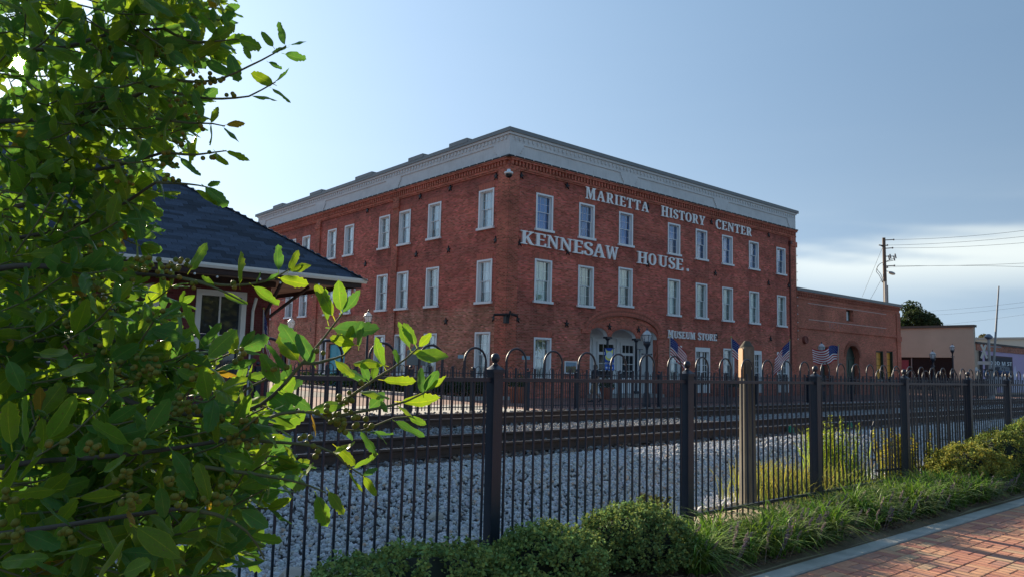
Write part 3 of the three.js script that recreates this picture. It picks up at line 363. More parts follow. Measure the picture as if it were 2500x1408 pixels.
// ---- lettering on the front
function letters(name, label, list, z, depth, mat = mt.letter) { // [char, x0, x1, y0, y1]
  const t = thing(name, label, 'lettering', [FX, 0, FZ]);
  for (const [ch, x0, x1, y0, y1] of list) {
    const g = new TextGeometry(ch, { font, size: 1, depth: 1, curveSegments: 5, bevelEnabled: false }); g.computeBoundingBox(); const b = g.boundingBox;
    g.translate(-b.min.x, -b.min.y, 0); g.scale((x1 - x0) / (b.max.x - b.min.x), (y1 - y0) / (b.max.y - b.min.y), depth); g.computeVertexNormals();
    const m = mesh(t, 'letter', g, mat); m.position.set(x0, y0, z);
  }
  return t;
}
function row(text, x0, x1, y0, h, big = 1.12, gap = 0.1) { // natural widths of the serif face, fitted between x0 and x1
  const ws = [...text].map((c) => { const g = new TextGeometry(c, { font, size: 1, depth: 0.1, curveSegments: 3 }); g.computeBoundingBox(); return (g.boundingBox.max.x - g.boundingBox.min.x) * (0.9 + 0.1); });
  const tot = ws.reduce((a, b) => a + b, 0), k = (x1 - x0) / (tot + gap * (ws.length - 1)); let x = x0; return [...text].map((c, i) => { const o = [c, x, x + ws[i] * k, y0 - (i === 0 ? 0.02 : 0), y0 + h * (i === 0 ? big : 1)]; x += (ws[i] + gap) * k; return o; });
}
letters('wall_lettering', 'white serif letters MARIETTA HISTORY CENTER high on the brick front', [...row('MARIETTA', 5.32, 10.6, 10.62, 0.57, 1.1, 0.14), ...row('HISTORY', 11.75, 16.1, 10.62, 0.57, 1.06, 0.14), ...row('CENTER', 17.28, 21.4, 10.63, 0.57, 1.06, 0.14)], 0.035, 0.06);
letters('wall_lettering', 'white slab letters KENNESAW HOUSE between the first and second floor windows', [['K', 0.77, 1.64, 7.58, 8.25], ['E', 1.7, 2.48, 7.58, 8.24], ['N', 2.53, 3.36, 7.57, 8.24], ['N', 3.44, 4.34, 7.56, 8.23], ['E', 4.41, 5.17, 7.54, 8.24], ['S', 5.22, 5.93, 7.52, 8.24], ['A', 5.95, 6.9, 7.52, 8.24], ['W', 6.92, 7.96, 7.52, 8.24], ['H', 9.59, 10.5, 7.56, 8.24], ['O', 10.6, 11.26, 7.56, 8.24], ['U', 11.46, 12.32, 7.56, 8.24], ['S', 12.43, 13.05, 7.54, 8.24], ['E', 13.1, 13.85, 7.54, 8.24], ['.', 14.22, 14.4, 7.55, 7.72]], 0.03, 0.09);
letters('wall_lettering', 'small white letters MUSEUM STORE above the ground floor doors', [...row('MUSEUM', 12.4, 15.05, 3.46, 0.42, 1.1, 0.1), ...row('STORE', 15.36, 17.3, 3.46, 0.42, 1.08, 0.1)], 0.05, 0.07);

// ------------------------------------------------------------------ the one storey brick building next door
{
  const A0 = 27.16, A1 = 44.74, t = thing('brick_storefront', 'one storey brick building with arched green door joined to the museum', 'building', [FX, 0, FZ - 0.05]);
  const door = [[34.78, 0.05], [37.0, 0.05], [37.0, 2.9], ...arcPts(35.89, 2.9, 1.11, 0.95, 0, Math.PI, 20), [34.78, 2.9]];
  mesh(t, 'front_wall', wall(rect(A0, -0.1, A1, 7.42), [door, rect(34.97, 5.75, 36.1, 6.65), rect(39.98, 1.2, 41.35, 3.58), rect(42.0, 1.2, 43.2, 3.62), rect(30.9, 0.6, 31.9, 3.6)], 0.45), mt.brickAnnex);
  mesh(t, 'side_wall', [uvm(bx(A1 - 0.45, -0.1, -20, A1, 7.4, -0.45)), uvm(bx(A0, -0.1, -20.4, A1, 7.4, -20))], mt.brickAnnex);
  mesh(t, 'roof', bx(A0, 6.9, -20, A1 - 0.45, 7.0, -0.45), std(0.2, 0.2, 0.2));
  mesh(t, 'parapet_cap', [bx(A0, 7.5, -0.5, A1 + 0.1, 7.72, 0.22), bx(A1 - 0.5, 7.5, -20.4, A1 + 0.1, 7.72, -0.5)], mt.capMetal);
  const dn = []; for (let x = A0 + 0.1; x < A1; x += 0.24) dn.push(uvm(bx(x, 7.18, 0.003, x + 0.12, 7.41, 0.11))); mesh(t, 'cornice_bricks', dn, mt.brickAnnex, 'stuff');
  mesh(t, 'brick_belt', [uvm(bx(A0, 7.41, -0.45, A1 + 0.05, 7.5, 0.16)), uvm(bx(A0, 6.95, 0.003, A1, 7.03, 0.05)), uvm(bx(A0, 4.83, 0.003, 43.9, 5.0, 0.08)), uvm(bx(A0, 4.55, 0.003, 27.9, 4.66, 0.06)), uvm(bx(43.9, 4.5, 0.003, A1 + 0.08, 4.95, 0.12))], mt.brickAnnex);
  mesh(t, 'end_pier', uvm(bx(44.0, -0.1, 0.003, A1, 6.95, 0.07)), mt.brickAnnex);
  mesh(t, 'painted_line', [bx(29.0, 6.69, 0.001, 42.1, 6.74, 0.012), bx(29.1, 5.5, 0.001, 42.05, 5.55, 0.012)], std(0.55, 0.4, 0.36, 0.9));
  const band = []; for (let i = 0; i < 26; i++) { const a = mix(0.03, Math.PI - 0.03, (i + 0.5) / 26), g = uvm(bx(-0.05, 0, -0.1, 0.05, 0.36, 0.03)); g.rotateZ(a - Math.PI / 2); g.translate(35.89 + 1.13 * Math.cos(a), 2.9 + 0.97 * Math.sin(a), 0.02); band.push(g); }
  mesh(t, 'arch_bricks', band, mt.brickAnnex, 'stuff');
  const d = mesh(t, 'arched_door', [bx(34.78, 0.05, -0.44, 37.0, 3.9, -0.4)], mt.darkGreen); mesh(d, 'door_panel', [bx(35.0, 0.4, -0.4, 35.8, 1.4, -0.37), bx(35.98, 0.4, -0.4, 36.8, 1.4, -0.37), bx(35.0, 1.7, -0.4, 35.8, 2.7, -0.37), bx(35.98, 1.7, -0.4, 36.8, 2.7, -0.37), bx(34.78, 2.86, -0.4, 37, 2.96, -0.35)], std(0.03, 0.07, 0.05, 0.5));
  const w0 = mesh(t, 'window', [bx(34.97, 5.75, -0.4, 35.05, 6.65, -0.3), bx(36.02, 5.75, -0.4, 36.1, 6.65, -0.3), bx(35.05, 5.75, -0.4, 36.02, 5.84, -0.3), bx(35.05, 6.57, -0.4, 36.02, 6.65, -0.3)], mt.darkGreen); mesh(w0, 'pane', bx(35.05, 5.84, -0.38, 36.02, 6.57, -0.36), mt.curtain);
  for (const [a, b, top] of [[39.98, 41.35, 3.58], [42.0, 43.2, 3.62]]) {
    const w = mesh(t, 'window', [bx(a, 1.2, -0.3, a + 0.07, top, -0.1), bx(b - 0.07, 1.2, -0.44, b, top, 0.0), bx(a + 0.07, top - 0.1, -0.3, b - 0.07, top, -0.1), bx(a + 0.07, 1.2, -0.3, b - 0.07, 1.3, -0.05)], mt.darkGreen); mesh(w, 'pane', bx(a + 0.07, 1.3, -0.24, b - 0.07, top - 0.1, -0.22), mt.amber).userData.label = 'amber window glass';
    const m = []; for (let k = 1; k < 4; k++) { const y = mix(1.3, top - 0.1, k / 4); m.push(bx(a + 0.07, y - 0.015, -0.219, b - 0.07, y + 0.015, -0.2)); } m.push(bx((a + b) / 2 - 0.2, 1.3, -0.218, (a + b) / 2 - 0.16, top - 0.1, -0.202)); mesh(w, 'glazing_bars', m, std(0.1, 0.07, 0.03));
    mesh(w, 'sill', uvm(bx(a - 0.1, 1.08, -0.3, b + 0.1, 1.19, 0.08)), mt.concrete);
  }
  mesh(t, 'dark_doorway', bx(30.9, 0.6, -0.44, 31.9, 3.6, -0.3), mt.darkGreen);
  mesh(t, 'round_vent', [new THREE.CylinderGeometry(0.28, 0.28, 0.16, 20).rotateX(Math.PI / 2).translate(28.4, 4.0, 0.08), new THREE.TorusGeometry(0.24, 0.05, 8, 20).translate(28.4, 4.0, 0.16)], std(0.25, 0.08, 0.06, 0.8));
  letters('ghost_lettering', 'faded pale painted letters just above the belt course of the annex', [['K', 32.1, 32.5, 4.95 + 0.1, 5.4], ['C', 32.6, 33.0, 5.05, 5.4], ['I', 33.4, 33.55, 5.1, 5.4], ['I', 33.8, 33.95, 5.1, 5.4], ['I', 40.6, 40.75, 5.12, 5.38], ['I', 40.95, 41.1, 5.12, 5.38], ['I', 41.3, 41.45, 5.12, 5.38]], -0.045, 0.006, std(0.42, 0.2, 0.16, 0.9));
}
// ------------------------------------------------------------------ beige corner building with a mural on its flank
{
  const stT = tex(256, 256, (i, j) => { const n = fbm(i / 40, j / 40, 4, 6), f = hash2(i, j); const k = 0.86 + 0.18 * n + 0.06 * f; return [0.5 * k, 0.405 * k, 0.31 * k]; }, 0.15, 0.15), st = new THREE.MeshStandardMaterial({ map: stT, roughness: 0.95 });
  const t = thing('beige_storefront', 'beige stucco corner building with dark shop front and mural flank', 'building', [78, 0, -25.4]);
  const f = mesh(t, 'front_wall', wall(rect(-24, 0, 0, 6.25), [rect(-7.4, 0.3, -1.75, 3.42), rect(-16, 0.3, -9, 3.42)], 0.4), st); f.rotation.y = -Math.PI / 2;
  mesh(t, 'parapet_cap', [bx(-0.15, 6.25, -24, 0.5, 6.47, 0.12)], std(0.1, 0.085, 0.07, 0.8));
  const g = mesh(t, 'shop_glass', [bx(0.2, 0.3, -7.4, 0.25, 3.42, -1.75), bx(0.2, 0.3, -16, 0.25, 3.42, -9)], new THREE.MeshPhysicalMaterial({ color: lin(0.015, 0.017, 0.02), roughness: 0.12, specularIntensity: 0.35 })); for (const z of [-7.3, -5.6, -3.6, -1.8]) mesh(g, 'mullion', bx(0.1, 0.3, z - 0.04, 0.2, 3.42, z + 0.04), std(0.3, 0.3, 0.3, 0.5, 0.5));
  mesh(t, 'poster', bx(0.17, 2.2, -7.0, 0.195, 3.15, -5.9), std(0.25, 0.04, 0.06, 0.6)).userData.label = 'dark red poster in the shop window';
  const sideWall = mesh(t, 'side_wall', [uvm(bx(0.4, 0, -0.3, 40, 4.75, 0))], st);
  mesh(t, 'brick_parapet', uvm(bx(0.4, 4.15, 0.001, 40, 4.75, 0.08)), mt.brickPale); mesh(t, 'coping', bx(0.3, 4.75, -0.4, 40, 4.92, 0.16), std(0.09, 0.08, 0.075, 0.8));
  mesh(t, 'rear', [bx(0.4, 0, -24, 40, 4.7, -0.3)], st);
  const mural = canvasTex(1024, 256, (c, w, h) => {
    c.fillStyle = '#bfaac8'; c.fillRect(0, 0, w, h); const r = rng(77);
    c.fillStyle = '#d6d2e2'; c.beginPath(); c.moveTo(150, h); let x = 150; while (x < 460) { c.lineTo(x, 70 + r() * 130); x += 18 + r() * 24; } c.lineTo(460, h); c.fill();
    for (const [a, b] of [[470, 560], [700, 800], [905, 980]]) { const gr = c.createLinearGradient(a, 0, b, 0); gr.addColorStop(0, '#7a3d2c'); gr.addColorStop(0.5, '#a8663f'); gr.addColorStop(1, '#6b3226'); c.fillStyle = gr; c.beginPath(); c.moveTo(a, 0); c.lineTo(b, 0); c.lineTo(b - 8, 120); c.lineTo(b - 16, 236); c.lineTo(b - 26, 140); c.lineTo((a + b) / 2, 130); c.lineTo(a + 26, 245); c.lineTo(a + 16, 130); c.fill(); }
    for (let i = 0; i < 300; i++) { c.fillStyle = `rgba(${120 + r() * 90},${110 + r() * 80},${170 + r() * 70},0.12)`; c.fillRect(r() * w, r() * h, 10 + r() * 40, 4 + r() * 20); }
  });
  mesh(t, 'painted_mural', bx(1.2, 0.2, 0.002, 39, 4.14, 0.014), new THREE.MeshStandardMaterial({ map: mural, roughness: 0.9 }));
  const sign = canvasTex(512, 512, (c, w, h) => { c.fillStyle = '#3b2a33'; c.fillRect(0, 0, w, h); c.fillStyle = '#101c33'; c.fillRect(26, 26, w - 52, h - 52); c.fillStyle = '#dfe6ea'; c.font = 'bold 92px sans-serif'; c.fillText('DOD M ST', 70, 160); for (let i = 0; i < 14; i++) c.fillRect(76 + i * 25, 160, 6, 10 + (i * 37 % 40)); c.strokeStyle = '#cfd8de'; c.lineWidth = 3; c.font = 'bold 84px sans-serif'; c.strokeText('ATER', 250, 250); c.strokeStyle = '#9fb4a8'; c.lineWidth = 8; c.beginPath(); c.moveTo(110, 330); c.lineTo(110, 400); c.lineTo(230, 410); c.stroke(); });
  mesh(t, 'painted_sign', [bx(2.6, 0.9, 0.02, 10.4, 3.75, 0.06)], new THREE.MeshStandardMaterial({ map: sign, roughness: 0.7 })).userData.label = 'dark blue sign panel with white lettering';
  mesh(t, 'drain_pipe', [cyl(0.09, 0.09, 4.1, 1.0, 0, 0.15, 8), cyl(0.06, 0.06, 4.0, 1.5, 0, 0.12, 8)], std(0.03, 0.03, 0.035, 0.6));
  mesh(t, 'chimney', uvm(bx(3, 6, -9.5, 4.2, 7.35, -8.6)), mt.terracotta);
  const b2 = thing('pale_warehouse', 'pale flat warehouse wall showing beyond the mural building', 'building', [125, 0, -34]); mesh(b2, 'wall', [bx(0, 0, -20, 70, 7.2, 0)], std(0.55, 0.53, 0.47, 0.9)); mesh(b2, 'roof_edge', bx(-0.2, 7.2, -20.2, 70.2, 7.5, 0.2), std(0.4, 0.39, 0.36));
}
// ------------------------------------------------------------------ the depot behind the holly
{
  const EX = 12.0, EZ = -21.5, EH = 4.2, OV = 2.16, P = 0.69, WXr = EX - OV, WZ = EZ - OV, DEP = 15.2, LEN = 30, RI = DEP / 2; // eave corner, overhang, pitch
  const t = thing('train_depot', 'low brick depot with a broad dark shingled hip roof and white gutter', 'building', [EX, 0, EZ]);
  const X = (x) => x - EX;
  const wins = [[7.6, 8.95, 1.0, 3.55], [5.0, 6.35, 1.0, 3.55], [2.6, 3.8, 0.1, 3.5], [0.2, 1.4, 1.0, 3.55], [-2.2, -1, 1.0, 3.55]];
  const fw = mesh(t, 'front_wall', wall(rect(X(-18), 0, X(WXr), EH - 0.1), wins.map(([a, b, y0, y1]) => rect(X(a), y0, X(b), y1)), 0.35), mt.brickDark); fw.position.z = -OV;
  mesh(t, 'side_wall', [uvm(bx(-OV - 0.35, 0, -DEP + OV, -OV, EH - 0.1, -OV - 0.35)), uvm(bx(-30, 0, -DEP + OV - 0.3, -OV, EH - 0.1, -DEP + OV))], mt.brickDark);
  for (const [a, b, y0, y1] of wins) { const w = mesh(t, 'window', [bx(X(a) - 0.1, y0, -OV - 0.2, X(a) + 0.06, y1 + 0.12, -OV + 0.04), bx(X(b) - 0.06, y0, -OV - 0.2, X(b) + 0.1, y1 + 0.12, -OV + 0.04), bx(X(a) + 0.06, y1 - 0.05, -OV - 0.2, X(b) - 0.06, y1 + 0.12, -OV + 0.035), bx(X(a) + 0.06, y0, -OV - 0.2, X(b) - 0.06, y0 + 0.07, -OV + 0.03)], mt.whiteWarm); const m = (a + b) / 2; mesh(w, 'sash', [bx(X(m) - 0.025, y0 + 0.07, -OV - 0.16, X(m) + 0.025, y1 - 0.05, -OV - 0.11), bx(X(a) + 0.06, (y0 + y1) / 2 - 0.03, -OV - 0.16, X(m) - 0.025, (y0 + y1) / 2 + 0.03, -OV - 0.11), bx(X(m) + 0.025, (y0 + y1) / 2 - 0.03, -OV - 0.16, X(b) - 0.06, (y0 + y1) / 2 + 0.03, -OV - 0.11)], mt.whiteWarm); mesh(w, 'pane', bx(X(a) + 0.06, y0 + 0.07, -OV - 0.15, X(b) - 0.06, y1 - 0.05, -OV - 0.145), new THREE.MeshPhysicalMaterial({ color: lin(0.03, 0.035, 0.04), roughness: 0.03, ior: 1.7 })); }
  // eaves
  mesh(t, 'soffit', [bx(-LEN, EH - 0.12, -OV, -0.1, EH - 0.1, -0.1), bx(-OV, EH - 0.12, -DEP, -0.1, EH - 0.1, -OV)], new THREE.MeshStandardMaterial({ roughness: 0.9, map: tex(128, 128, (i, j) => { const k = (j % 16 < 2 ? 0.4 : 0.85) + 0.3 * fbm(i / 30, j / 3, 3); return [0.26 * k, 0.19 * k, 0.14 * k]; }, 1, 1) }));
  mesh(t, 'fascia', [bx(-LEN, EH - 0.26, -0.1, -0.04, EH - 0.02, -0.06), bx(-0.1, EH - 0.26, -DEP, -0.06, EH - 0.02, -0.1), bx(-LEN, EH - 0.3, -OV - 0.02, -OV + 0.1, EH - 0.12, -OV + 0.12)], std(0.05, 0.03, 0.026, 0.8));
  const gs = new THREE.Shape([[0, 0], [0.09, 0.0], [0.13, 0.07], [0.13, 0.14], [0.115, 0.14], [0.11, 0.08], [0.08, 0.015], [0, 0.015]].map((p) => new THREE.Vector2(...p)));
  const g1 = new THREE.ExtrudeGeometry(gs, { depth: LEN + 0.1, bevelEnabled: false }); g1.rotateY(-Math.PI / 2); g1.translate(0.1, EH - 0.12, -0.06); const flip = g1; // runs towards -x, open side to +z
  mesh(t, 'gutter', [flip, bx(-0.05, EH - 0.1, -DEP, 0.07, EH + 0.02, -0.06)], mt.whiteWarm);
  mesh(t, 'eave_bracket', [bar([-OV + 0.02, EH - 1.25, -OV - 0.1], [-OV + 1.35, EH - 0.16, -OV - 0.1 ], 0.055, 6), bar([-OV - 0.2, EH - 1.25, -OV + 0.05], [-OV - 0.2, EH - 0.16, -OV + 1.35], 0.055, 6), bar([-OV - 4.4, EH - 1.25, -OV + 0.05], [-OV - 4.4, EH - 0.16, -OV + 1.35], 0.055, 6)], std(0.05, 0.03, 0.026, 0.8));
  mesh(t, 'downpipe', [cyl(0.05, 0.05, 2.7, X(9.25), 0.4, -OV + 0.08, 8), bar([X(9.25), 3.1, -OV + 0.08], [X(9.25), 3.5, -OV + 0.3], 0.05, 8)], mt.whiteWarm);
  // roof deck and its shingles
  const ridge = EH + P * RI, pos = [-LEN, EH, 0, 0, EH, 0, -RI, ridge, -RI, -LEN + RI, ridge, -RI, 0, EH, -DEP, -LEN, EH, -DEP], idx = [0, 1, 2, 0, 2, 3, 1, 4, 2, 4, 5, 3, 4, 3, 2, 5, 0, 3], dg = new THREE.BufferGeometry(); dg.setAttribute('position', new THREE.Float32BufferAttribute(pos, 3)); dg.setIndex(idx); dg.computeVertexNormals(); const deck = clean(dg); deck.computeVertexNormals();
  const shM = [0, 1, 2, 3].map((k) => new THREE.MeshStandardMaterial({ roughness: 0.95, map: tex(64, 64, (i, j) => { const f = hash2(i + k * 77, j), n = fbm(i / 8 + k * 5, j / 8, 3), s = (0.7 + 0.35 * n + 0.5 * f) * (0.62 + 0.3 * k); return [0.03 * s, 0.042 * s, 0.064 * s]; }, 2, 2) }));
  mesh(t, 'roof_deck', deck, shM[0]);
  const sl = Math.hypot(1, P), row = 0.2, tab = 0.55, list = [], r = rng(9), proto = (w) => { const g = bx(0, 0, 0, w, row * 1.25, 0.016); g.rotateX(-Math.PI / 2 + Math.atan(P)); return uvm(g); }, full = proto(tab - 0.012);
  for (let k = 0; k * row < RI * sl - 0.1; k++) { const d = (k * row) / sl; for (let x = -LEN + 12; x < 0; x += tab) { const xx = x + (k % 3) * 0.19; if (xx + tab > -d - 0.02) { const w = -d - xx - 0.03; if (w > 0.08) list.push([xx, d, k, w]); } else list.push([xx, d, k, 0]); } }
  list.sort((a, b) => Math.hypot(a[0] + 4, (a[1] - 2)) - Math.hypot(b[0] + 4, (b[1] - 2)));
  const rest = [[], [], [], []];
  list.forEach(([x, d, k, w], n) => { const g = w ? proto(w) : full, tone = Math.floor(r() * 4), y = EH + d * P + 0.006 + r() * 0.006; if (n < 300) { const m = mesh(t, 'shingle', g, shM[tone]); m.position.set(x, y, -d + 0.02); } else { const q = g.clone(); q.translate(x, y, -d + 0.02); rest[tone].push(q); } });
  rest.forEach((L, k) => L.length && mesh(t, 'shingles', L, shM[k], 'stuff'));
  const cap = []; for (let s = 0; s < RI; s += 0.2) { const g = bx(-0.13, 0, -0.15, 0.13, 0.02, 0.15); g.rotateX(-Math.atan(P / 1.414)); g.rotateY(Math.PI / 4 + Math.PI); const q = g; q.rotateY(0); q.translate(-s, EH + s * P + 0.03, -s); cap.push(q); } mesh(t, 'hip_caps', cap, shM[1], 'stuff');
  const sb = thing('string_lights', 'unlit white globe bulbs strung under the depot eaves', 'string lights', [EX, 0, EZ]); const bl = []; for (let x = -0.3; x > -14; x -= 0.62) bl.push(new THREE.SphereGeometry(0.035, 8, 6).translate(x, EH - 0.32 + 0.03 * Math.sin(x * 3), -0.02)); for (let z = -0.5; z > -9; z -= 0.62) bl.push(new THREE.SphereGeometry(0.035, 8, 6).translate(-0.05, EH - 0.34, z)); for (let z = -0.5; z > -9; z -= 0.62) bl.push(new THREE.SphereGeometry(0.035, 8, 6).translate(-OV + 0.2, EH - 0.34, z - OV)); mesh(sb, 'bulb', bl, mt.bulb, 'stuff'); mesh(sb, 'cable', [bar([0, EH - 0.28, -0.03], [-14, EH - 0.28, -0.03], 0.008, 5), bar([-0.05, EH - 0.29, -0.3], [-0.05, EH - 0.29, -9], 0.008, 5)], mt.darkIron);
}
{ // bulbs along the museum cornice and its far corner
  const sb = thing('string_lights', 'small white bulbs along the museum cornice and up its far corner', 'string lights', [FX, 0, FZ]), bl = [];
  for (let x = 0.1; x < RW; x += 0.62) bl.push(new THREE.SphereGeometry(0.03, 8, 6).translate(x, 11.83, 0.29)); for (let s = 0.4; s < LW; s += 0.62) bl.push(new THREE.SphereGeometry(0.03, 8, 6).translate(-0.29, 11.83, -s)); for (let y = 4; y < 11; y += 0.6) bl.push(new THREE.SphereGeometry(0.04, 8, 6).translate(RW + 0.12, y, 0.12));
  mesh(sb, 'bulb', bl, mt.bulb, 'stuff'); mesh(sb, 'cable', [bar([0, 11.84, 0.262], [RW, 11.84, 0.262], 0.008, 5), bar([-0.262, 11.84, 0], [-0.262, 11.84, -LW], 0.008, 5), bar([RW + 0.08, 4, 0.1], [RW + 0.08, 11, 0.1], 0.008, 5)], mt.darkIron);
}
// ------------------------------------------------------------------ cameras on the museum corner
{
  const a = thing('dome_camera', 'white dome security camera at the top of the museum corner', 'security camera', [FX - 0.22, 10.9, FZ + 0.22]);
  mesh(a, 'housing', lathe([[0.001, 0.2], [0.08, 0.2], [0.1, 0.1], [0.21, 0.06], [0.22, 0.0], [0.19, -0.04], [0.001, -0.05]], 20), mt.white); mesh(a, 'dome', lathe([[0.17, -0.05], [0.17, -0.12], [0.12, -0.2], [0.001, -0.24]], 18), mt.darkGlass); mesh(a, 'bracket', bar([0, 0.12, 0], [0.22, 0.16, -0.22], 0.035), mt.white);
  const b = thing('bullet_camera', 'dark two armed camera mount low on the museum corner', 'security camera', [FX - 0.1, 3.9, FZ + 0.1]);
  mesh(b, 'arm', [bar([-0.02, 0.12, 0.5], [0.5, 0.1, 0.25], 0.07, 10), bar([-0.45, 0.1, -0.3], [0.0, 0.12, 0.2], 0.06, 10)], mt.darkIron); mesh(b, 'mount', [bx(-0.12, -0.3, -0.02, 0.08, 0.12, 0.2), bar([0, -0.2, 0.15], [0.1, 0.3, 0.25], 0.05)], mt.darkIron);
}
// ------------------------------------------------------------------ street lamps, flags, banners, planters
function lamp(label, x, z, H, s = 1, mat = mt.iron) {
  const t = thing('street_lamp', label, 'street lamp', [x, 0, z], 'acorn street lamps round the plaza'), L = 0.82 * s, y = H - L;
  mesh(t, 'base', lathe([[0.19, 0], [0.19, 0.12], [0.15, 0.16], [0.13, 0.55], [0.09, 0.62]], 16), mat); mesh(t, 'pole', lathe([[0.07, 0.6], [0.05, y - 0.12], [0.06, y - 0.1]], 14), mat); mesh(t, 'cross_arm', [bar([-0.3, y - 0.3, 0], [0.3, y - 0.3, 0], 0.018), new THREE.SphereGeometry(0.035, 8, 6).translate(0.3, y - 0.3, 0), new THREE.SphereGeometry(0.035, 8, 6).translate(-0.3, y - 0.3, 0)], mat);
  mesh(t, 'fitter', lathe([[0.05, y - 0.1], [0.075, y], [0.15 * s, y + 0.1 * s], [0.16 * s, y + 0.22 * s], [0.1, y + 0.24 * s]], 16), mat);
  const g = mesh(t, 'globe', lathe([[0.12 * s, y + 0.22 * s], [0.19 * s, y + 0.42 * s], [0.2 * s, y + 0.5 * s], [0.15 * s, y + 0.6 * s], [0.05 * s, y + 0.7 * s], [0.001, y + 0.71 * s]], 18), mt.lampGlass);
  const c = []; for (let k = 0; k < 6; k++) { const a = (k * Math.PI) / 3, q = (rr, yy) => [rr * Math.cos(a) * s, y + yy * s, rr * Math.sin(a) * s]; c.push(bar(q(0.15, 0.2), q(0.215, 0.5), 0.01 * s, 5)); } c.push(new THREE.TorusGeometry(0.212 * s, 0.012, 6, 24).rotateX(Math.PI / 2).translate(0, y + 0.5 * s, 0)); mesh(t, 'cage', c, mat);
  mesh(t, 'finial', lathe([[0.05, y + 0.69 * s], [0.03, y + 0.73 * s], [0.035, y + 0.76 * s], [0.001, y + 0.82 * s]], 10), mat); return t;
}
lamp('black street lamp standing in front of the museum arcade', 25.1, -20.6, 3.33, 1.0);
lamp('black street lamp beside the long side of the museum', 17.8, -31.3, 4.04, 0.98);
lamp('pale sunlit street lamp half hidden below the depot eave', 18.4, -41.1, 4.1, 1.1, std(0.5, 0.47, 0.4, 0.6));  // pale material puts the sunlight on this lamp into its colour
lamp('street lamp in front of the annex beside the waving flag', 41.8, -21.5, 3.42, 0.98);
lamp('street lamp before the dark windows of the beige building', 56.2, -20.9, 3.42, 1.0);
lamp('tall thin street lamp against the beige stucco wall', 66.1, -23.1, 4.25, 0.9);
const flagTex = canvasTex(512, 270, (c, w, h) => { for (let i = 0; i < 13; i++) { c.fillStyle = i & 1 ? '#f4f0ec' : '#b3122c'; c.fillRect(0, (i * h) / 13, w, h / 13 + 1); } c.fillStyle = '#1c2f78'; c.fillRect(0, 0, w * 0.4, (h * 7) / 13); c.fillStyle = '#f2f2f2'; for (let r = 0; r < 9; r++) for (let k = 0; k < (r & 1 ? 5 : 6); k++) { const x = ((k * 2 + (r & 1) + 1) * w * 0.4) / 12, y = ((r + 1) * h * 7) / 13 / 10; c.beginPath(); for (let i = 0; i < 10; i++) { const a = -Math.PI / 2 + (i * Math.PI) / 5, q = i & 1 ? 2.4 : 6; c.lineTo(x + q * Math.cos(a), y + q * Math.sin(a)); } c.fill(); } });
const flagM = new THREE.MeshPhysicalMaterial({ map: flagTex, roughness: 0.95, transmission: 0.12, thickness: 0, side: THREE.DoubleSide });
function flag(label, foot, top, f, hoist = 0.8) {
  const t = thing('us_flag', label, 'flag', foot, 'flags on staffs round the museum'), T = new THREE.Vector3(...top), dir = T.clone().normalize();
  mesh(t, 'staff', [bar([0, 0, 0], top, 0.022, 8)], std(0.45, 0.42, 0.38, 0.5)); mesh(t, 'finial', new THREE.SphereGeometry(0.04, 10, 8).translate(...top), std(0.5, 0.4, 0.12, 0.3, 0.8));
  const nu = 36, nv = 14, pos = [], uv = [], idx = []; for (let i = 0; i <= nu; i++) for (let j = 0; j <= nv; j++) { const u = i / nu, v = j / nv, p = T.clone().addScaledVector(dir, -0.06 - v * hoist).add(f(u, v)); pos.push(p.x, p.y, p.z); uv.push(u, 1 - v); } for (let i = 0; i < nu; i++) for (let j = 0; j < nv; j++) { const a = i * (nv + 1) + j, b = a + nv + 1; idx.push(a, b, a + 1, b, b + 1, a + 1); }
  const g = new THREE.BufferGeometry(); g.setAttribute('position', new THREE.Float32BufferAttribute(pos, 3)); g.setAttribute('uv', new THREE.Float32BufferAttribute(uv, 2)); g.setIndex(idx); g.computeVertexNormals(); mesh(t, 'cloth', g, flagM);
}
const RH = RGT.clone().setY(0).normalize(), DH = FWD.clone().setY(0).normalize(); // cloth falls from the staff in loose folds
const hang = (w, l, ph) => (u, v) => RH.clone().multiplyScalar(w * u ** 0.8 + 0.05 * Math.sin(u * 9 + ph + v * 2) * u).addScaledVector(DH, 0.12 * u + 0.1 * Math.sin(u * 8 + ph * 2 + v * 4.2) * u).add(new THREE.Vector3(0, -l * u * (0.85 + 0.15 * v), 0));
{
  const P = (px, py, d) => at(px, py, d), mk = (label, a, b, f, h) => { const A = P(...a), B = P(...b); flag(label, A.toArray(), B.sub(A).toArray(), f, h); };
  mk('limp flag on a staff just beside the museum store lettering', [1636, 925, 31.6], [1636, 818, 31.4], hang(0.75, 0.85, 0.6), 0.75);
  mk('leaning flag between the two store doors and the concrete post', [1790, 925, 33.6], [1786, 822, 33.4], hang(0.85, 0.9, 2.1), 0.8);
  mk('dark limp flag hanging before the far corner of the museum', [1928, 935, 37.5], [1929, 829, 37.5], (u, v) => hang(-0.7, 1.0, 1.2)(u, v), 0.8);
  mk('flag hanging from a staff beside the depot wall', [640, 950, 24.4], [643, 752, 24.0], hang(0.22, 1.1, 3.0), 1.0);
  mk('flag streaming out in the wind in front of the annex', [2046, 930, 41], [2048, 842, 41], (u, v) => RH.clone().multiplyScalar(-1.38 * u).addScaledVector(DH, 0.16 * Math.sin(u * 8.5 + v * 1.5)).add(new THREE.Vector3(0, -0.2 * u + 0.1 * Math.sin(u * 7 + v), 0)), 0.85);
}
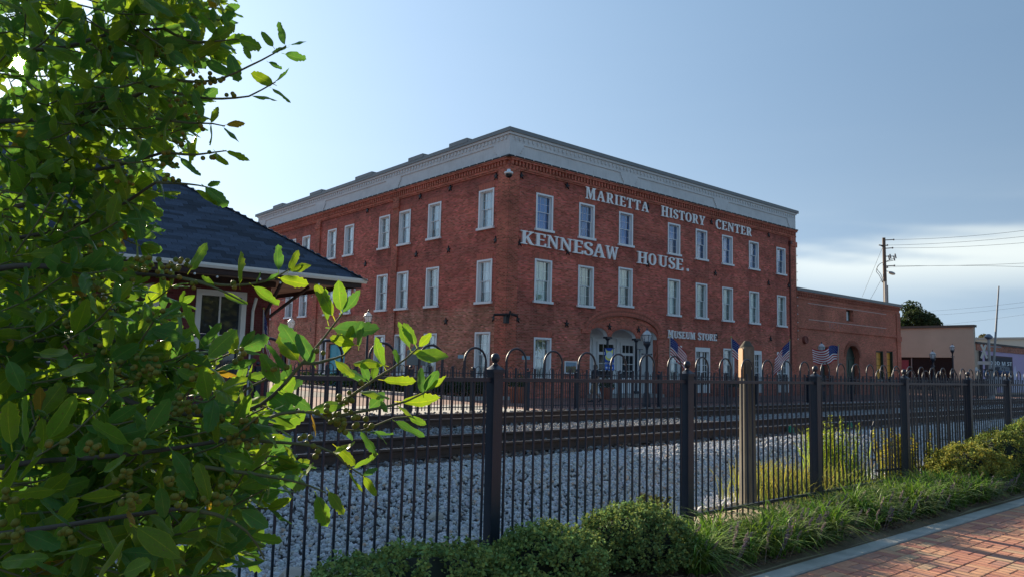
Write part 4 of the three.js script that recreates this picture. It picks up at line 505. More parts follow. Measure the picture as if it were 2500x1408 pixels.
{
  const bt = canvasTex(256, 512, (c, w, h) => { c.fillStyle = '#1c4fae'; c.fillRect(0, 0, w, h); c.fillStyle = '#2a67c9'; c.fillRect(0, 380, w, 132); c.fillStyle = '#e6e27a'; c.beginPath(); [[20, 10], [70, 60], [150, 70], [230, 10], [236, 90], [200, 170], [216, 250], [120, 300], [40, 260], [10, 200], [50, 150]].forEach((p) => c.lineTo(...p)); c.fill(); c.fillStyle = '#d7e8e4'; c.beginPath(); c.ellipse(128, 160, 80, 78, -0.3, 0, 7); c.fill(); c.fillStyle = '#f0e9c0'; c.font = 'bold 58px serif'; c.fillText('WINNER', 8, 372); c.fillStyle = '#dfe8f2'; c.fillRect(30, 430, 70, 40); c.fillRect(130, 430, 90, 40); });
  const banner = (label, px, py, d, w) => { const p = at(px, py, d), t = thing('banner', label, 'banner', p.toArray(), 'blue banners on the arcade columns'); const g = new THREE.PlaneGeometry(w, 1.2, 8, 12), q = g.attributes.position; for (let i = 0; i < q.count; i++) q.setZ(i, 0.03 * Math.sin(q.getX(i) * 7 + q.getY(i) * 2)); g.computeVertexNormals(); mesh(t, 'cloth', g, new THREE.MeshStandardMaterial({ map: bt, roughness: 0.8, side: THREE.DoubleSide })).rotation.y = w < 0.5 ? 0.9 : 0; mesh(t, 'rod', [bar([-w / 2 - 0.05, 0.61, 0], [w / 2 + 0.05, 0.61, 0], 0.015), bar([-w / 2, 0.61, -0.1], [-w / 2, -0.6, -0.1], 0.015)], mt.darkIron); };
  banner('blue banner with yellow emblem on the first arcade column', 1488, 876, 41.2, 0.72); banner('narrow blue banner with white emblem on the second arcade column', 1562, 878, 42.6, 0.45);
}
function planter(label, x, z, s, seed, foliage = true) {
  const t = thing('planter_pot', label, 'planter', [x, 0, z], 'terracotta planters along the museum front'); mesh(t, 'pot', lathe([[0.001, 0.02], [0.24 * s, 0], [0.34 * s, 0.5 * s], [0.38 * s, 0.5 * s], [0.38 * s, 0.6 * s], [0.33 * s, 0.6 * s], [0.32 * s, 0.54 * s], [0.001, 0.54 * s]], 24), mt.terracotta);
  mesh(t, 'plant', leafCloud(rng(seed), 500, (r) => { const a = r() * 6.28, e = r() ** 0.5 * 0.42 * s; return [e * Math.cos(a), 0.55 * s + (0.1 + 0.55 * (1 - e / (0.5 * s))) * s * r() ** 0.6, e * Math.sin(a)]; }, 0.09, [0.03, 0.075, 0.02], 0.6), leafMat);
}
// leaves as small folded faces, each with its own tone
function leafCloud(r, n, where, size, col, vary = 0.5, tilt = 1) {
  const pos = [], colr = [], v = new THREE.Vector3(), q = new THREE.Quaternion(), e = new THREE.Euler();
  for (let i = 0; i < n; i++) {
    const p = where(r); e.set((r() - 0.5) * 3.2 * tilt, r() * 6.28, (r() - 0.5) * 3.2 * tilt); q.setFromEuler(e); const s = size * (0.6 + 0.8 * r()), w = s * (0.32 + 0.12 * r()), k = 1 + (r() - 0.5) * vary * 2, y = r();
    const P = [[0, 0, 0], [w, 0.12 * s, s * 0.5], [0, -0.05 * s, s], [-w, 0.12 * s, s * 0.5], [0, 0, s * 0.5]].map(([a, b, c]) => { v.set(a, b, c - s * 0.5).applyQuaternion(q); return [v.x + p[0], v.y + p[1], v.z + p[2]]; });
    for (const [a, b, c] of [[0, 4, 1], [1, 4, 2], [2, 4, 3], [3, 4, 0]]) { pos.push(...P[a], ...P[b], ...P[c]); for (let m = 0; m < 3; m++) colr.push(col[0] * k * (0.85 + 0.5 * y), col[1] * k, col[2] * k * (0.7 + 0.4 * (1 - y))); }
  }
  const g = new THREE.BufferGeometry(); g.setAttribute('position', new THREE.Float32BufferAttribute(pos, 3)); g.setAttribute('color', new THREE.Float32BufferAttribute(colr, 3)); g.computeVertexNormals(); return g;
}
const leafMat = new THREE.MeshPhysicalMaterial({ vertexColors: true, roughness: 0.95, transmission: 0.35, thickness: 0, side: THREE.DoubleSide, specularIntensity: 0.4 });
planter('terracotta planter at the museum corner with a bushy plant', 21.4, -24.6, 1.15, 1); planter('terracotta planter by the arcade entrance behind the walking person', 29.2, -26.6, 1.0, 2); planter('terracotta planter between the arcade and the first store window', 36.3, -26.7, 1.1, 3); planter('terracotta planter beside the wide store doors', 41.2, -26.9, 1.0, 4);
{ // low shrubs in the bed along the long side, with a kerb
  const t = thing('shrub_bed', 'dark low shrubs in a kerbed bed along the side of the museum', 'shrubs', [0, 0, 0], null, 'stuff');
  mesh(t, 'shrubs', leafCloud(rng(31), 9000, (r) => { const z = mix(-44, -27.5, r()), x = mix(20.4, 23.0, r()); return [x, 0.1 + (0.5 + 0.35 * vnoise(x * 1.3, z * 1.3)) * r() ** 0.5, z]; }, 0.13, [0.02, 0.05, 0.018], 0.6), leafMat, 'stuff');
  struct('bed_kerb', [uvm(bx(19.9, 0.0, -45, 20.2, 0.16, -26.9)), uvm(bx(20.2, 0.0, -27.2, 22.9, 0.16, -26.9))], mt.concrete);
  const m = thing('notice_frame', 'white framed picture panel on the brick wall by the arcade', 'notice board', [FX, 0, FZ]); mesh(m, 'frame', [bx(4.0, 1.25, 0.002, 4.06, 1.9, 0.06), bx(4.84, 1.25, 0.002, 4.9, 1.9, 0.06), bx(4.06, 1.25, 0.002, 4.84, 1.31, 0.06), bx(4.06, 1.84, 0.002, 4.84, 1.9, 0.06)], mt.white); mesh(m, 'panel', bx(4.06, 1.31, 0.002, 4.84, 1.84, 0.03), new THREE.MeshStandardMaterial({ roughness: 0.4, map: canvasTex(128, 96, (c, w, h) => { const r = rng(3); c.fillStyle = '#8aa3b8'; c.fillRect(0, 0, w, 40); c.fillStyle = '#6a5c49'; c.fillRect(0, 40, w, 56); for (let i = 0; i < 160; i++) { c.fillStyle = `rgba(${60 + r() * 120},${60 + r() * 90},${50 + r() * 60},0.5)`; c.fillRect(r() * w, 26 + r() * 60, 4 + r() * 12, 2 + r() * 8); } }) }));
  const k = thing('historical_marker', 'grey cast historical marker on a post before the side windows', 'sign', [22.6, 0, -34.4]); mesh(k, 'post', cyl(0.05, 0.05, 1.6, 0, 0, 0), mt.steel); const s = new THREE.Shape([[-0.5, 0], [0.5, 0], [0.5, 0.75], [0.25, 0.85], [0.12, 1.05], [-0.12, 1.05], [-0.25, 0.85], [-0.5, 0.75]].map((p) => new THREE.Vector2(...p))), g = new THREE.ExtrudeGeometry(s, { depth: 0.05, bevelEnabled: true, bevelSize: 0.015, bevelThickness: 0.015, bevelSegments: 1 }); const pl = mesh(k, 'plate', g, std(0.24, 0.28, 0.27, 0.6)); pl.position.set(0, 1.5, 0); pl.rotation.y = -0.75;
}
// ------------------------------------------------------------------ utility pole and its wires, crossing signal
{
  const p = at(2163, 740, 80), x = p.x, z = p.z, top = at(2165, 578, 80).y, t = thing('utility_pole', 'tall wooden utility pole with insulators and street light behind the annex', 'utility pole', [x, 0, z]);
  mesh(t, 'pole', lathe([[0.26, 0], [0.16, top], [0.001, top]], 12), std(0.14, 0.1, 0.075, 0.95)); mesh(t, 'conduit', [cyl(0.13, 0.13, top - 4.75, -0.26, 0, 0.15), cyl(0.08, 0.08, top - 5.1, 0.08, 0, 0.2)], std(0.4, 0.39, 0.37, 0.8));
  const rr = RGT.clone().setY(0).normalize(), off = (a, y, b = 0) => [rr.x * a - rr.z * b, y, rr.z * a + rr.x * b];
  const arm = (y, l) => { const e = off(l, y + 0.03), m = mesh(t, 'cross_arm', [bar([0, y - 0.05, 0], e, 0.05)], std(0.1, 0.08, 0.07)); mesh(m, 'insulator', [new THREE.SphereGeometry(0.1, 10, 8).translate(...e)], std(0.25, 0.25, 0.25, 0.4)); return [x + e[0], e[1], z + e[2]]; };
  const ends = [arm(top - 0.2, 1.05), arm(top - 0.82, 0.35), arm(top - 1.1, 0.9), arm(top - 3.0, 1.05), arm(top - 3.2, 0.3)];
  const hw = []; for (const [a, b] of [[0.45, 1.9], [0.6, 1.75], [1.0, 1.95], [1.15, 1.7]]) hw.push(bar(off(a, top - b), off(a + 0.1, top - b - 0.5), 0.07)); hw.push(bar([0, top - 2.0, 0], off(1.2, top - 1.95), 0.045)); mesh(t, 'cutout_switches', hw, std(0.12, 0.12, 0.13, 0.5));
  mesh(t, 'bracket', [bar([0, top - 0.85, 0], off(-0.55, top - 0.8), 0.06), bar([0, top - 1.05, 0], off(-0.35, top - 0.85), 0.05)], std(0.1, 0.08, 0.07));
  mesh(t, 'cable_loop', [tube([off(1.1, top - 2.2, -0.1), off(0.3, top - 2.5, -0.2), off(-0.45, top - 2.85, -0.2), off(-0.8, top - 3.6, -0.2), off(-0.5, top - 4.0, -0.2), off(-0.2, top - 4.8, -0.15)], 0.03), tube([off(1.0, top - 2.4, -0.1), off(-0.3, top - 2.75, -0.25), off(-0.7, top - 3.3, -0.25), off(-0.3, top - 3.95, -0.2), off(-0.15, top - 4.8, -0.15)], 0.03)], mt.darkIron);
  mesh(t, 'lamp_arm', tube([[0, top - 3.65, 0], off(0.3, top - 3.55, -0.2), off(0.6, top - 3.6, -0.3)], 0.04), mt.steel); mesh(t, 'lamp_head', (() => { const g = new THREE.SphereGeometry(0.34, 14, 10); g.scale(1.15, 0.5, 0.7); g.rotateZ(-0.3); g.rotateY(-Math.atan2(rr.z, rr.x)); g.translate(...off(0.9, top - 3.75, -0.3)); return g; })(), mt.steel);
  const wire = (label, a, b, sag) => { const A = new THREE.Vector3(...a), B = new THREE.Vector3(...b), pts = range(0, 1, 24).map((s) => A.clone().lerp(B, s).add(new THREE.Vector3(0, -sag * 4 * s * (1 - s), 0))); tag(mesh(scene, 'overhead_wire', tube(pts, 0.015, 48, 5), mt.darkIron), label, 'wire', 'overhead wires'); };
  const far = (px, py, d) => at(px, py, d).toArray();
  wire('topmost overhead wire running off from the utility pole', ends[0], far(2750, 524, 66), 0.5); wire('second overhead wire from the top of the utility pole', ends[1], far(2750, 545, 66), 0.4); wire('third overhead wire from the top of the utility pole', ends[2], far(2750, 566, 66), 0.4); wire('fourth wire from the pole, just above its lamp', ends[3], far(2750, 625, 66), 0.3); wire('lowest wire leaving the pole at lamp height', ends[4], far(2750, 668, 66), -0.4);
  wire('long guy wire down from the pole top to the annex roof', [x - 0.2, top - 0.9, z], far(2106, 724, 80), 0); wire('short guy wire from mid pole down to the annex roof', [x - 0.3, top - 4.1, z], far(2126, 730, 80), 0);
  wire('higher of the far wires past the round tree', far(2200, 762, 150), far(2700, 708, 120), 0.6); wire('lower of the far wires past the round tree', far(2200, 772, 150), far(2700, 720, 120), 0.6); wire('faint far wire above the beige building', far(2300, 792, 160), far(2700, 732, 130), 0.4);
}
{
  const p = at(2418, 900, 58), t = thing('crossing_signal', 'railway crossing signal with bell, crossbuck, lamps and raised gate arm', 'crossing signal', [p.x, 0, p.z]);
  const w = RGT.clone().setY(0).normalize(), o = (a, y, b = 0) => [w.x * a - w.z * b, y, w.z * a + w.x * b]; // a along the picture's width
  const hTop = 4.55; mesh(t, 'mast', [bar([0, 0, 0], o(0, hTop), 0.1, 12)], std(0.4, 0.41, 0.42, 0.5, 0.4)); mesh(t, 'base', [cyl(0.3, 0.2, 0.4, 0, 0, 0), bx(-0.35, 0.4, -0.35, 0.35, 1.5, 0.35)], std(0.45, 0.46, 0.47, 0.5, 0.3));
  mesh(t, 'bell', lathe([[0.001, 0.42], [0.12, 0.4], [0.3, 0.2], [0.26, 0.1], [0.13, 0], [0.001, 0]], 20).translate(0, hTop, 0), std(0.16, 0.2, 0.26, 0.4, 0.5));
  const board = (ang) => { const g = bx(-0.56, -0.075, -0.015, 0.56, 0.075, 0.015); g.rotateZ(ang); g.rotateY(-Math.atan2(w.z, w.x)); const c = o(-0.55, 3.6, 0.2); g.translate(...c); return g; }; const cb = mesh(t, 'crossbuck', [board(1.2), board(-1.2).translate(0, 0, 0.035)], std(0.7, 0.66, 0.58, 0.6)); mesh(cb, 'bracket', bar(o(-0.55, 3.6, 0.15), o(0, 3.75), 0.03), mt.steel); mesh(t, 'side_arm', [bar(o(0, 4.0), o(0.95, 3.95), 0.045)], mt.steel);
  mesh(t, 'small_sign', (() => { const g = bx(-0.5, -0.13, -0.01, 0.5, 0.13, 0.01); g.rotateY(-Math.atan2(w.z, w.x)); g.translate(...o(-0.55, 2.72, 0.2)); return g; })(), std(0.6, 0.5, 0.45, 0.6));
  mesh(t, 'lamp_bar', bar(o(-0.6, 2.2, 0.2), o(0.6, 2.2, 0.2), 0.05), mt.darkIron);
  for (const [a, y, lab] of [[-0.5, 1.9], [0.75, 1.5], [-1.15, 2.1], [1.2, 1.75]]) { const h = mesh(t, 'signal_lamp', [new THREE.CylinderGeometry(0.28, 0.28, 0.05, 20).rotateX(Math.PI / 2).translate(...o(a, y, 0.2)), new THREE.CylinderGeometry(0.1, 0.12, 0.3, 14).rotateX(Math.PI / 2).translate(...o(a, y, 0.35))], a > 1 || a < -1 ? std(0.55, 0.56, 0.55, 0.5) : std(0.12, 0.17, 0.25, 0.5)); }
  mesh(t, 'hood', (() => { const g = lathe([[0.001, 0], [0.18, 0.02], [0.14, 0.9], [0.001, 1.1]], 12); g.rotateZ(-Math.PI / 2); g.rotateY(-Math.atan2(w.z, w.x)); g.translate(...o(0.4, 2.0, 0.3)); return g; })(), std(0.03, 0.06, 0.14, 0.4));
  const ga = at(2424, 905, 58), gb = at(2440, 698, 57); mesh(t, 'gate_arm', [bar([ga.x - p.x, 1.4, ga.z - p.z], [gb.x - p.x, gb.y, gb.z - p.z], 0.1, 8, 0.05)], std(0.36, 0.37, 0.38, 0.6)); mesh(t, 'gate_motor', [bx(-0.1, 0.9, 0.3, 0.7, 1.7, 1.0)], std(0.5, 0.51, 0.53, 0.5, 0.3));
}

// ------------------------------------------------------------------ iron fence beside the pavement
const PX = [-6.02, -3.58, -1.14, 1.25, 3.62, 5.99, 8.43, 10.875, 13.24, 15.09, 17.53, 19.97, 22.41, 24.85, 27.29];
{
  const Z = -4.42, t = thing('iron_fence', 'black iron fence with hooped top, square posts and ball finials', 'fence', [0, 0, Z]);
  const fr = rng(71), post = () => { const o = 0.044, g = M([bx(-o, 0, -o, o, 1.5, o), bx(-0.054, 1.5, -0.054, 0.054, 1.525, 0.054), bx(-0.05, 1.47, -0.05, 0.05, 1.478, 0.05)]); return g; };
  const pG = post(), capG = (() => { const g = new THREE.CylinderGeometry(0.02, 0.074, 0.035, 4); g.rotateY(Math.PI / 4); g.translate(0, 1.5425, 0); return g; })(), ballG = lathe([[0.001, 1.647], [0.014, 1.645], [0.028, 1.632], [0.034, 1.61], [0.029, 1.59], [0.018, 1.578], [0.012, 1.572], [0.02, 1.566], [0.02, 1.556], [0.001, 1.556]], 20);
  const tr = 0.0068, p = 0.0984, hoop = (y0) => { const pts = [[0, y0, 0]]; for (let y = y0 + 0.4; y < 1.55; y += 0.3) pts.push([0, y, 0]); const path = new THREE.CurvePath(); const v = (x, y) => new THREE.Vector3(x, y, 0); path.add(new THREE.LineCurve3(v(0, y0), v(0, 1.585))); const arc = arcPts(p, 1.585, p, p, Math.PI, 0, 14).map(([x, y]) => v(x, y)); path.add(new THREE.CatmullRomCurve3(arc)); path.add(new THREE.LineCurve3(v(2 * p, 1.585), v(2 * p, y0))); const a = bx(-tr, y0, -tr, tr, 1.585, tr), b = bx(2 * p - tr, y0, -tr, 2 * p + tr, 1.585, tr), c = new THREE.TubeGeometry(new THREE.CatmullRomCurve3(arc), 20, tr * 1.25, 8, false); return M([a, b, c]); };
  const hG = hoop(0.1), kG = bx(-tr, 0.1, -tr, tr, 1.535, tr);
  const panel = (x0, x1) => {
    const L = x1 - x0, n = Math.max(1, Math.round((L - 0.275) / p)), q = 22, m = L > 2.2 ? 6 : 5, off = (L - (4 * m - 2) * p) / 2;
    mesh(t, 'rail', bx(x0 + 0.044, 1.432, -0.017, x1 - 0.044, 1.462, 0.017), mt.iron); mesh(t, 'rail', bx(x0 + 0.044, 0.18, -0.017, x1 - 0.044, 0.21, 0.017), mt.iron);
    for (let k = 0; k < m; k++) { const h = mesh(t, 'hoop', hG, mt.iron); h.position.set(x0 + off + k * 4 * p, (fr() - 0.5) * 0.008, 0); h.rotation.z = (fr() - 0.5) * 0.004; for (const s of [1, 3]) { if (k === m - 1 && s === 3) continue; const c = mesh(t, 'picket', kG, mt.iron); c.position.set(x0 + off + (k * 4 + s) * p, (fr() - 0.5) * 0.01, 0); c.rotation.z = (fr() - 0.5) * 0.006; } }
  };
  PX.forEach((x, i) => { const po = mesh(t, 'post', pG, mt.iron); po.position.x = x; po.rotation.z = (fr() - 0.5) * 0.012; mesh(po, 'cap', capG, mt.iron); mesh(po, 'ball', ballG, mt.iron); if (i < PX.length - 1) panel(x, PX[i + 1]); });
  // a second leaf stands open just behind the fourth bay seen
  const g = thing('iron_gate', 'hooped iron gate leaf folded back behind the fence between two posts', 'gate', [13.2, 0, Z - 0.1]);
  g.rotation.y = -0.16; const w = 2.25; mesh(g, 'rail', bx(-w, 1.4, -0.015, 0, 1.43, 0.015), mt.iron); mesh(g, 'rail', bx(-w, 0.2, -0.015, 0, 0.23, 0.015), mt.iron); for (let k = 0; k < 6; k++) { const h = mesh(g, 'hoop', hG, mt.iron); h.position.set(-w + 0.06 + k * 4 * p * 0.98, -0.045, 0); for (const s of [1, 3]) { if (k === 5 && s === 3) continue; const c = mesh(g, 'picket', kG, mt.iron); c.position.set(-w + 0.06 + (k * 4 + s) * p * 0.98, -0.045, 0); } }
  mesh(g, 'latch', tube([[-w - 0.02, 0.9, 0], [-w - 0.12, 0.75, 0.02], [-w - 0.1, 0.55, 0.02], [-w - 0.02, 0.45, 0]], 0.01), mt.iron);
}
{ // the same fence along the far edge of the tracks: too fine there to tell the pickets apart
  const Z = -19.9, t = thing('platform_fence', 'low iron fence with small hoops along the plaza edge beyond the tracks', 'fence', [0, 0, Z]);
  const p = 0.118, r = 0.011, one = []; for (let k = 0; k < 5; k++) { const x = 0.12 + k * 4 * p; one.push(bx(x - r, 0.1, -r, x + r, 1.4, r), bx(x + 2 * p - r, 0.1, -r, x + 2 * p + r, 1.4, r), new THREE.TorusGeometry(p, r, 5, 10, Math.PI).translate(x + p, 1.4, 0), bx(x + p - r, 0.1, -r, x + p + r, 1.37, r), bx(x + 3 * p - r, 0.1, -r, x + 3 * p + r, 1.37, r)); } one.push(bx(0.05, 1.28, -0.02, 2.38, 1.31, 0.02), bx(0.05, 0.18, -0.02, 2.38, 0.21, 0.02)); const panelG = M(one);
  const postG = M([bx(-0.06, 0, -0.06, 0.06, 1.36, 0.06), bx(-0.075, 1.36, -0.075, 0.075, 1.39, 0.075), new THREE.SphereGeometry(0.05, 10, 8).translate(0, 1.46, 0)]);
  for (let x = -9.0; x < 62; x += 2.43) { const a = mesh(t, 'post', postG, mt.iron); a.position.x = x + 0.02; const b = mesh(t, 'hooped_panel', panelG, mt.iron, 'stuff'); b.position.x = x; }
}
// ------------------------------------------------------------------ old concrete post with an orange plate
{
  const x = 7.93, z = -5.0, t = thing('concrete_post', 'tall weathered concrete marker post with orange plate behind the fence', 'post', [x, -0.25, z]);
  const ct = tex(256, 512, (i, j) => { const n = fbm(i / 14, j / 30, 5), n2 = fbm(i / 5 + 50, j / 60, 3), f = hash2(i, j), up = sstep(200, 470, j + 120 * (n - 0.5)); const k = (0.55 + 0.6 * n + 0.12 * f) * mix(0.95, 0.22 + 0.42 * n2, up); return [0.21 * k, 0.185 * k, 0.145 * k]; }, 2.2, 0.52), cm = new THREE.MeshStandardMaterial({ map: ct, roughness: 0.95 });
  const h = 2.1, s = new THREE.Shape([[-0.085, -0.105], [0.085, -0.105], [0.105, -0.085], [0.105, 0.085], [0.085, 0.105], [-0.085, 0.105], [-0.105, 0.085], [-0.105, -0.085]].map((p) => new THREE.Vector2(...p))), g = new THREE.ExtrudeGeometry(s, { depth: h, bevelEnabled: false, steps: 6 }); g.rotateX(-Math.PI / 2); const q = g.attributes.position; for (let i = 0; i < q.count; i++) { const k = (1.12 - 0.2 * (q.getY(i) / h)) * 0.68; q.setX(i, q.getX(i) * k); q.setZ(i, q.getZ(i) * k); } g.computeVertexNormals();
  const cap = new THREE.CylinderGeometry(0.03, 0.08, 0.07, 8); cap.rotateY(Math.PI / 8); cap.translate(0, h + 0.035, 0);
  mesh(t, 'shaft', uvm(g), cm); mesh(t, 'top', uvm(cap), std(0.1, 0.085, 0.062, 0.95)); const pl = mesh(t, 'orange_plate', (() => { const sh = new THREE.Shape(), a = 0.05, y0 = 1.74, y1 = 2.08, c = 0.025; sh.moveTo(-a, y0); sh.lineTo(a, y0); sh.lineTo(a, y1 - c); sh.quadraticCurveTo(a, y1, a - c, y1); sh.lineTo(-a + c, y1); sh.quadraticCurveTo(-a, y1, -a, y1 - c); const e = new THREE.ExtrudeGeometry(sh, { depth: 0.012, bevelEnabled: false }); e.rotateY(-Math.PI / 2); e.translate(-0.071, 0, 0); return e; })(), std(0.55, 0.28, 0.11, 0.6));
  t.rotation.y = -0.5;
  const st = tag(mesh(scene, 'wooden_stake', bx(-0.025, 0, -0.02, 0.025, 0.75, 0.02), std(0.2, 0.12, 0.09, 0.9)), 'thin brown wooden stake leaning in the gravel left of the concrete post', 'stake'); st.position.set(7.45, -0.25, -5.55); st.rotation.z = -0.1; 
}
// ------------------------------------------------------------------ clipped shrubs, liriope, weeds
function shrub(name, label, cat, x, z, rx, ry, rz, n, size, col, seed, group) {
  const y0 = terr(z), t = thing(name, label, cat, [x, y0, z], group), r = rng(seed);
  const lump = (a, e) => 0.8 + 0.36 * fbm(Math.cos(a) * 2.2 + Math.sin(a) * 1.3 + seed, e * 2.6 + Math.sin(a) * 1.7 + seed, 4);
  const sprig = Array.from({ length: 520 }, () => { const a = r() * 6.283, u = r() * 1.25 - 0.25, e = Math.asin(clamp(u, -0.3, 1)), k = lump(a, e) * (0.86 + 0.16 * r() + (r() < 0.08 ? 0.12 : 0)); return [rx * k * Math.cos(e) * Math.cos(a), ry * 0.32 + ry * 0.68 * k * Math.sin(e), rz * k * Math.cos(e) * Math.sin(a), 0.025 + 0.03 * r()]; });
  const where = (q) => { const s = sprig[Math.floor(q() * sprig.length)], w = () => (q() + q() + q() - 1.5) * s[3]; return [s[0] + w(), s[1] + w() + 0.02 * q(), s[2] + w()]; };
  mesh(t, 'foliage', leafCloud(r, n, where, size, col, 0.55), leafMat, 'stuff');
  const shadeCore = new THREE.SphereGeometry(1, 20, 14); shadeCore.scale(rx * 0.7, ry * 0.46, rz * 0.7); shadeCore.translate(0, ry * 0.36, 0); mesh(t, 'shade_core', shadeCore, std(0.015, 0.02, 0.01, 1)); mesh(t, 'stem', [bar([0, -0.05, 0], [0.03, ry * 0.4, 0.02], 0.03), bar([0.05, -0.05, 0], [-0.1, ry * 0.4, -0.05], 0.02)], mt.wood); return t;  // dark ball stands for the shade deep inside the foliage
}
const GB = [0.22, 0.33, 0.1], GY = [0.27, 0.3, 0.06];
shrub('clipped_shrub', 'low wide clipped shrub at the fence foot beside the holly', 'shrub', 2.6, -3.95, 0.85, 0.42, 0.36, 13000, 0.027, GB, 101, 'clipped shrubs along the fence');
shrub('clipped_shrub', 'rounded clipped shrub standing just past the first fence post', 'shrub', 3.66, -3.9, 0.48, 0.43, 0.38, 11000, 0.026, GB, 102, 'clipped shrubs along the fence');
shrub('clipped_shrub', 'tallest dark clipped shrub beside the purple flowered grass', 'shrub', 4.62, -3.93, 0.5, 0.46, 0.42, 13000, 0.025, [0.17, 0.26, 0.08], 103, 'clipped shrubs along the fence');
shrub('olive_shrub', 'wide olive gold clipped shrub at the end of the flowered grass', 'shrub', 11.9, -4.02, 0.8, 0.58, 0.5, 15000, 0.03, GY, 104, 'olive shrubs near the kerb bend');
shrub('olive_shrub', 'olive gold shrub overlapping behind the widest one', 'shrub', 13.3, -4.0, 0.75, 0.72, 0.5, 11000, 0.03, [0.2, 0.26, 0.06], 105, 'olive shrubs near the kerb bend');
shrub('olive_shrub', 'farthest olive green shrub cut off by the picture edge', 'shrub', 14.8, -4.05, 0.8, 0.86, 0.5, 11000, 0.032, [0.19, 0.27, 0.06], 106, 'olive shrubs near the kerb bend');

function blades(r, n, o) { // a tuft of arching blades
  const pos = [], col = [], idx = []; for (let i = 0; i < n; i++) { const a = r() * 6.283, L = o.len * (0.55 + 0.6 * r()), lean = o.lean * (0.3 + 0.9 * r()), w = o.w * (0.7 + 0.6 * r()), bxp = o.spread * (r() - 0.5), bz = o.spread * (r() - 0.5), seg = 6, ca = Math.cos(a), sa = Math.sin(a), b0 = pos.length / 3, tw = (r() - 0.5) * 1.6; const k = 0.7 + 0.7 * r(), yel = r(); for (let s = 0; s <= seg; s++) { const t = s / seg, out = L * lean * t * t * 0.9, y = L * t * (1 - Math.min(0.85, 0.5 * lean) * t * t), ww = w * (1 - t ** 2.5) * 0.5 + 0.0003, px = -Math.sin(a + tw * t), pz = Math.cos(a + tw * t); for (const q of [-1, 1]) { pos.push(bxp + ca * out + px * ww * q, y, bz + sa * out + pz * ww * q); col.push(o.col[0] * k * (0.8 + 0.5 * yel) * (0.7 + 0.5 * t), o.col[1] * k * (0.75 + 0.4 * t), o.col[2] * k); } } for (let s = 0; s < seg; s++) { const u = b0 + s * 2; idx.push(u, u + 1, u + 2, u + 1, u + 3, u + 2); } }
  const g = new THREE.BufferGeometry(); g.setAttribute('position', new THREE.Float32BufferAttribute(pos, 3)); g.setAttribute('color', new THREE.Float32BufferAttribute(col, 3)); g.setIndex(idx); g.computeVertexNormals(); return g;
}
const grassMat = new THREE.MeshPhysicalMaterial({ vertexColors: true, roughness: 0.95, transmission: 0.5, thickness: 0, side: THREE.DoubleSide, specularIntensity: 0.3 });
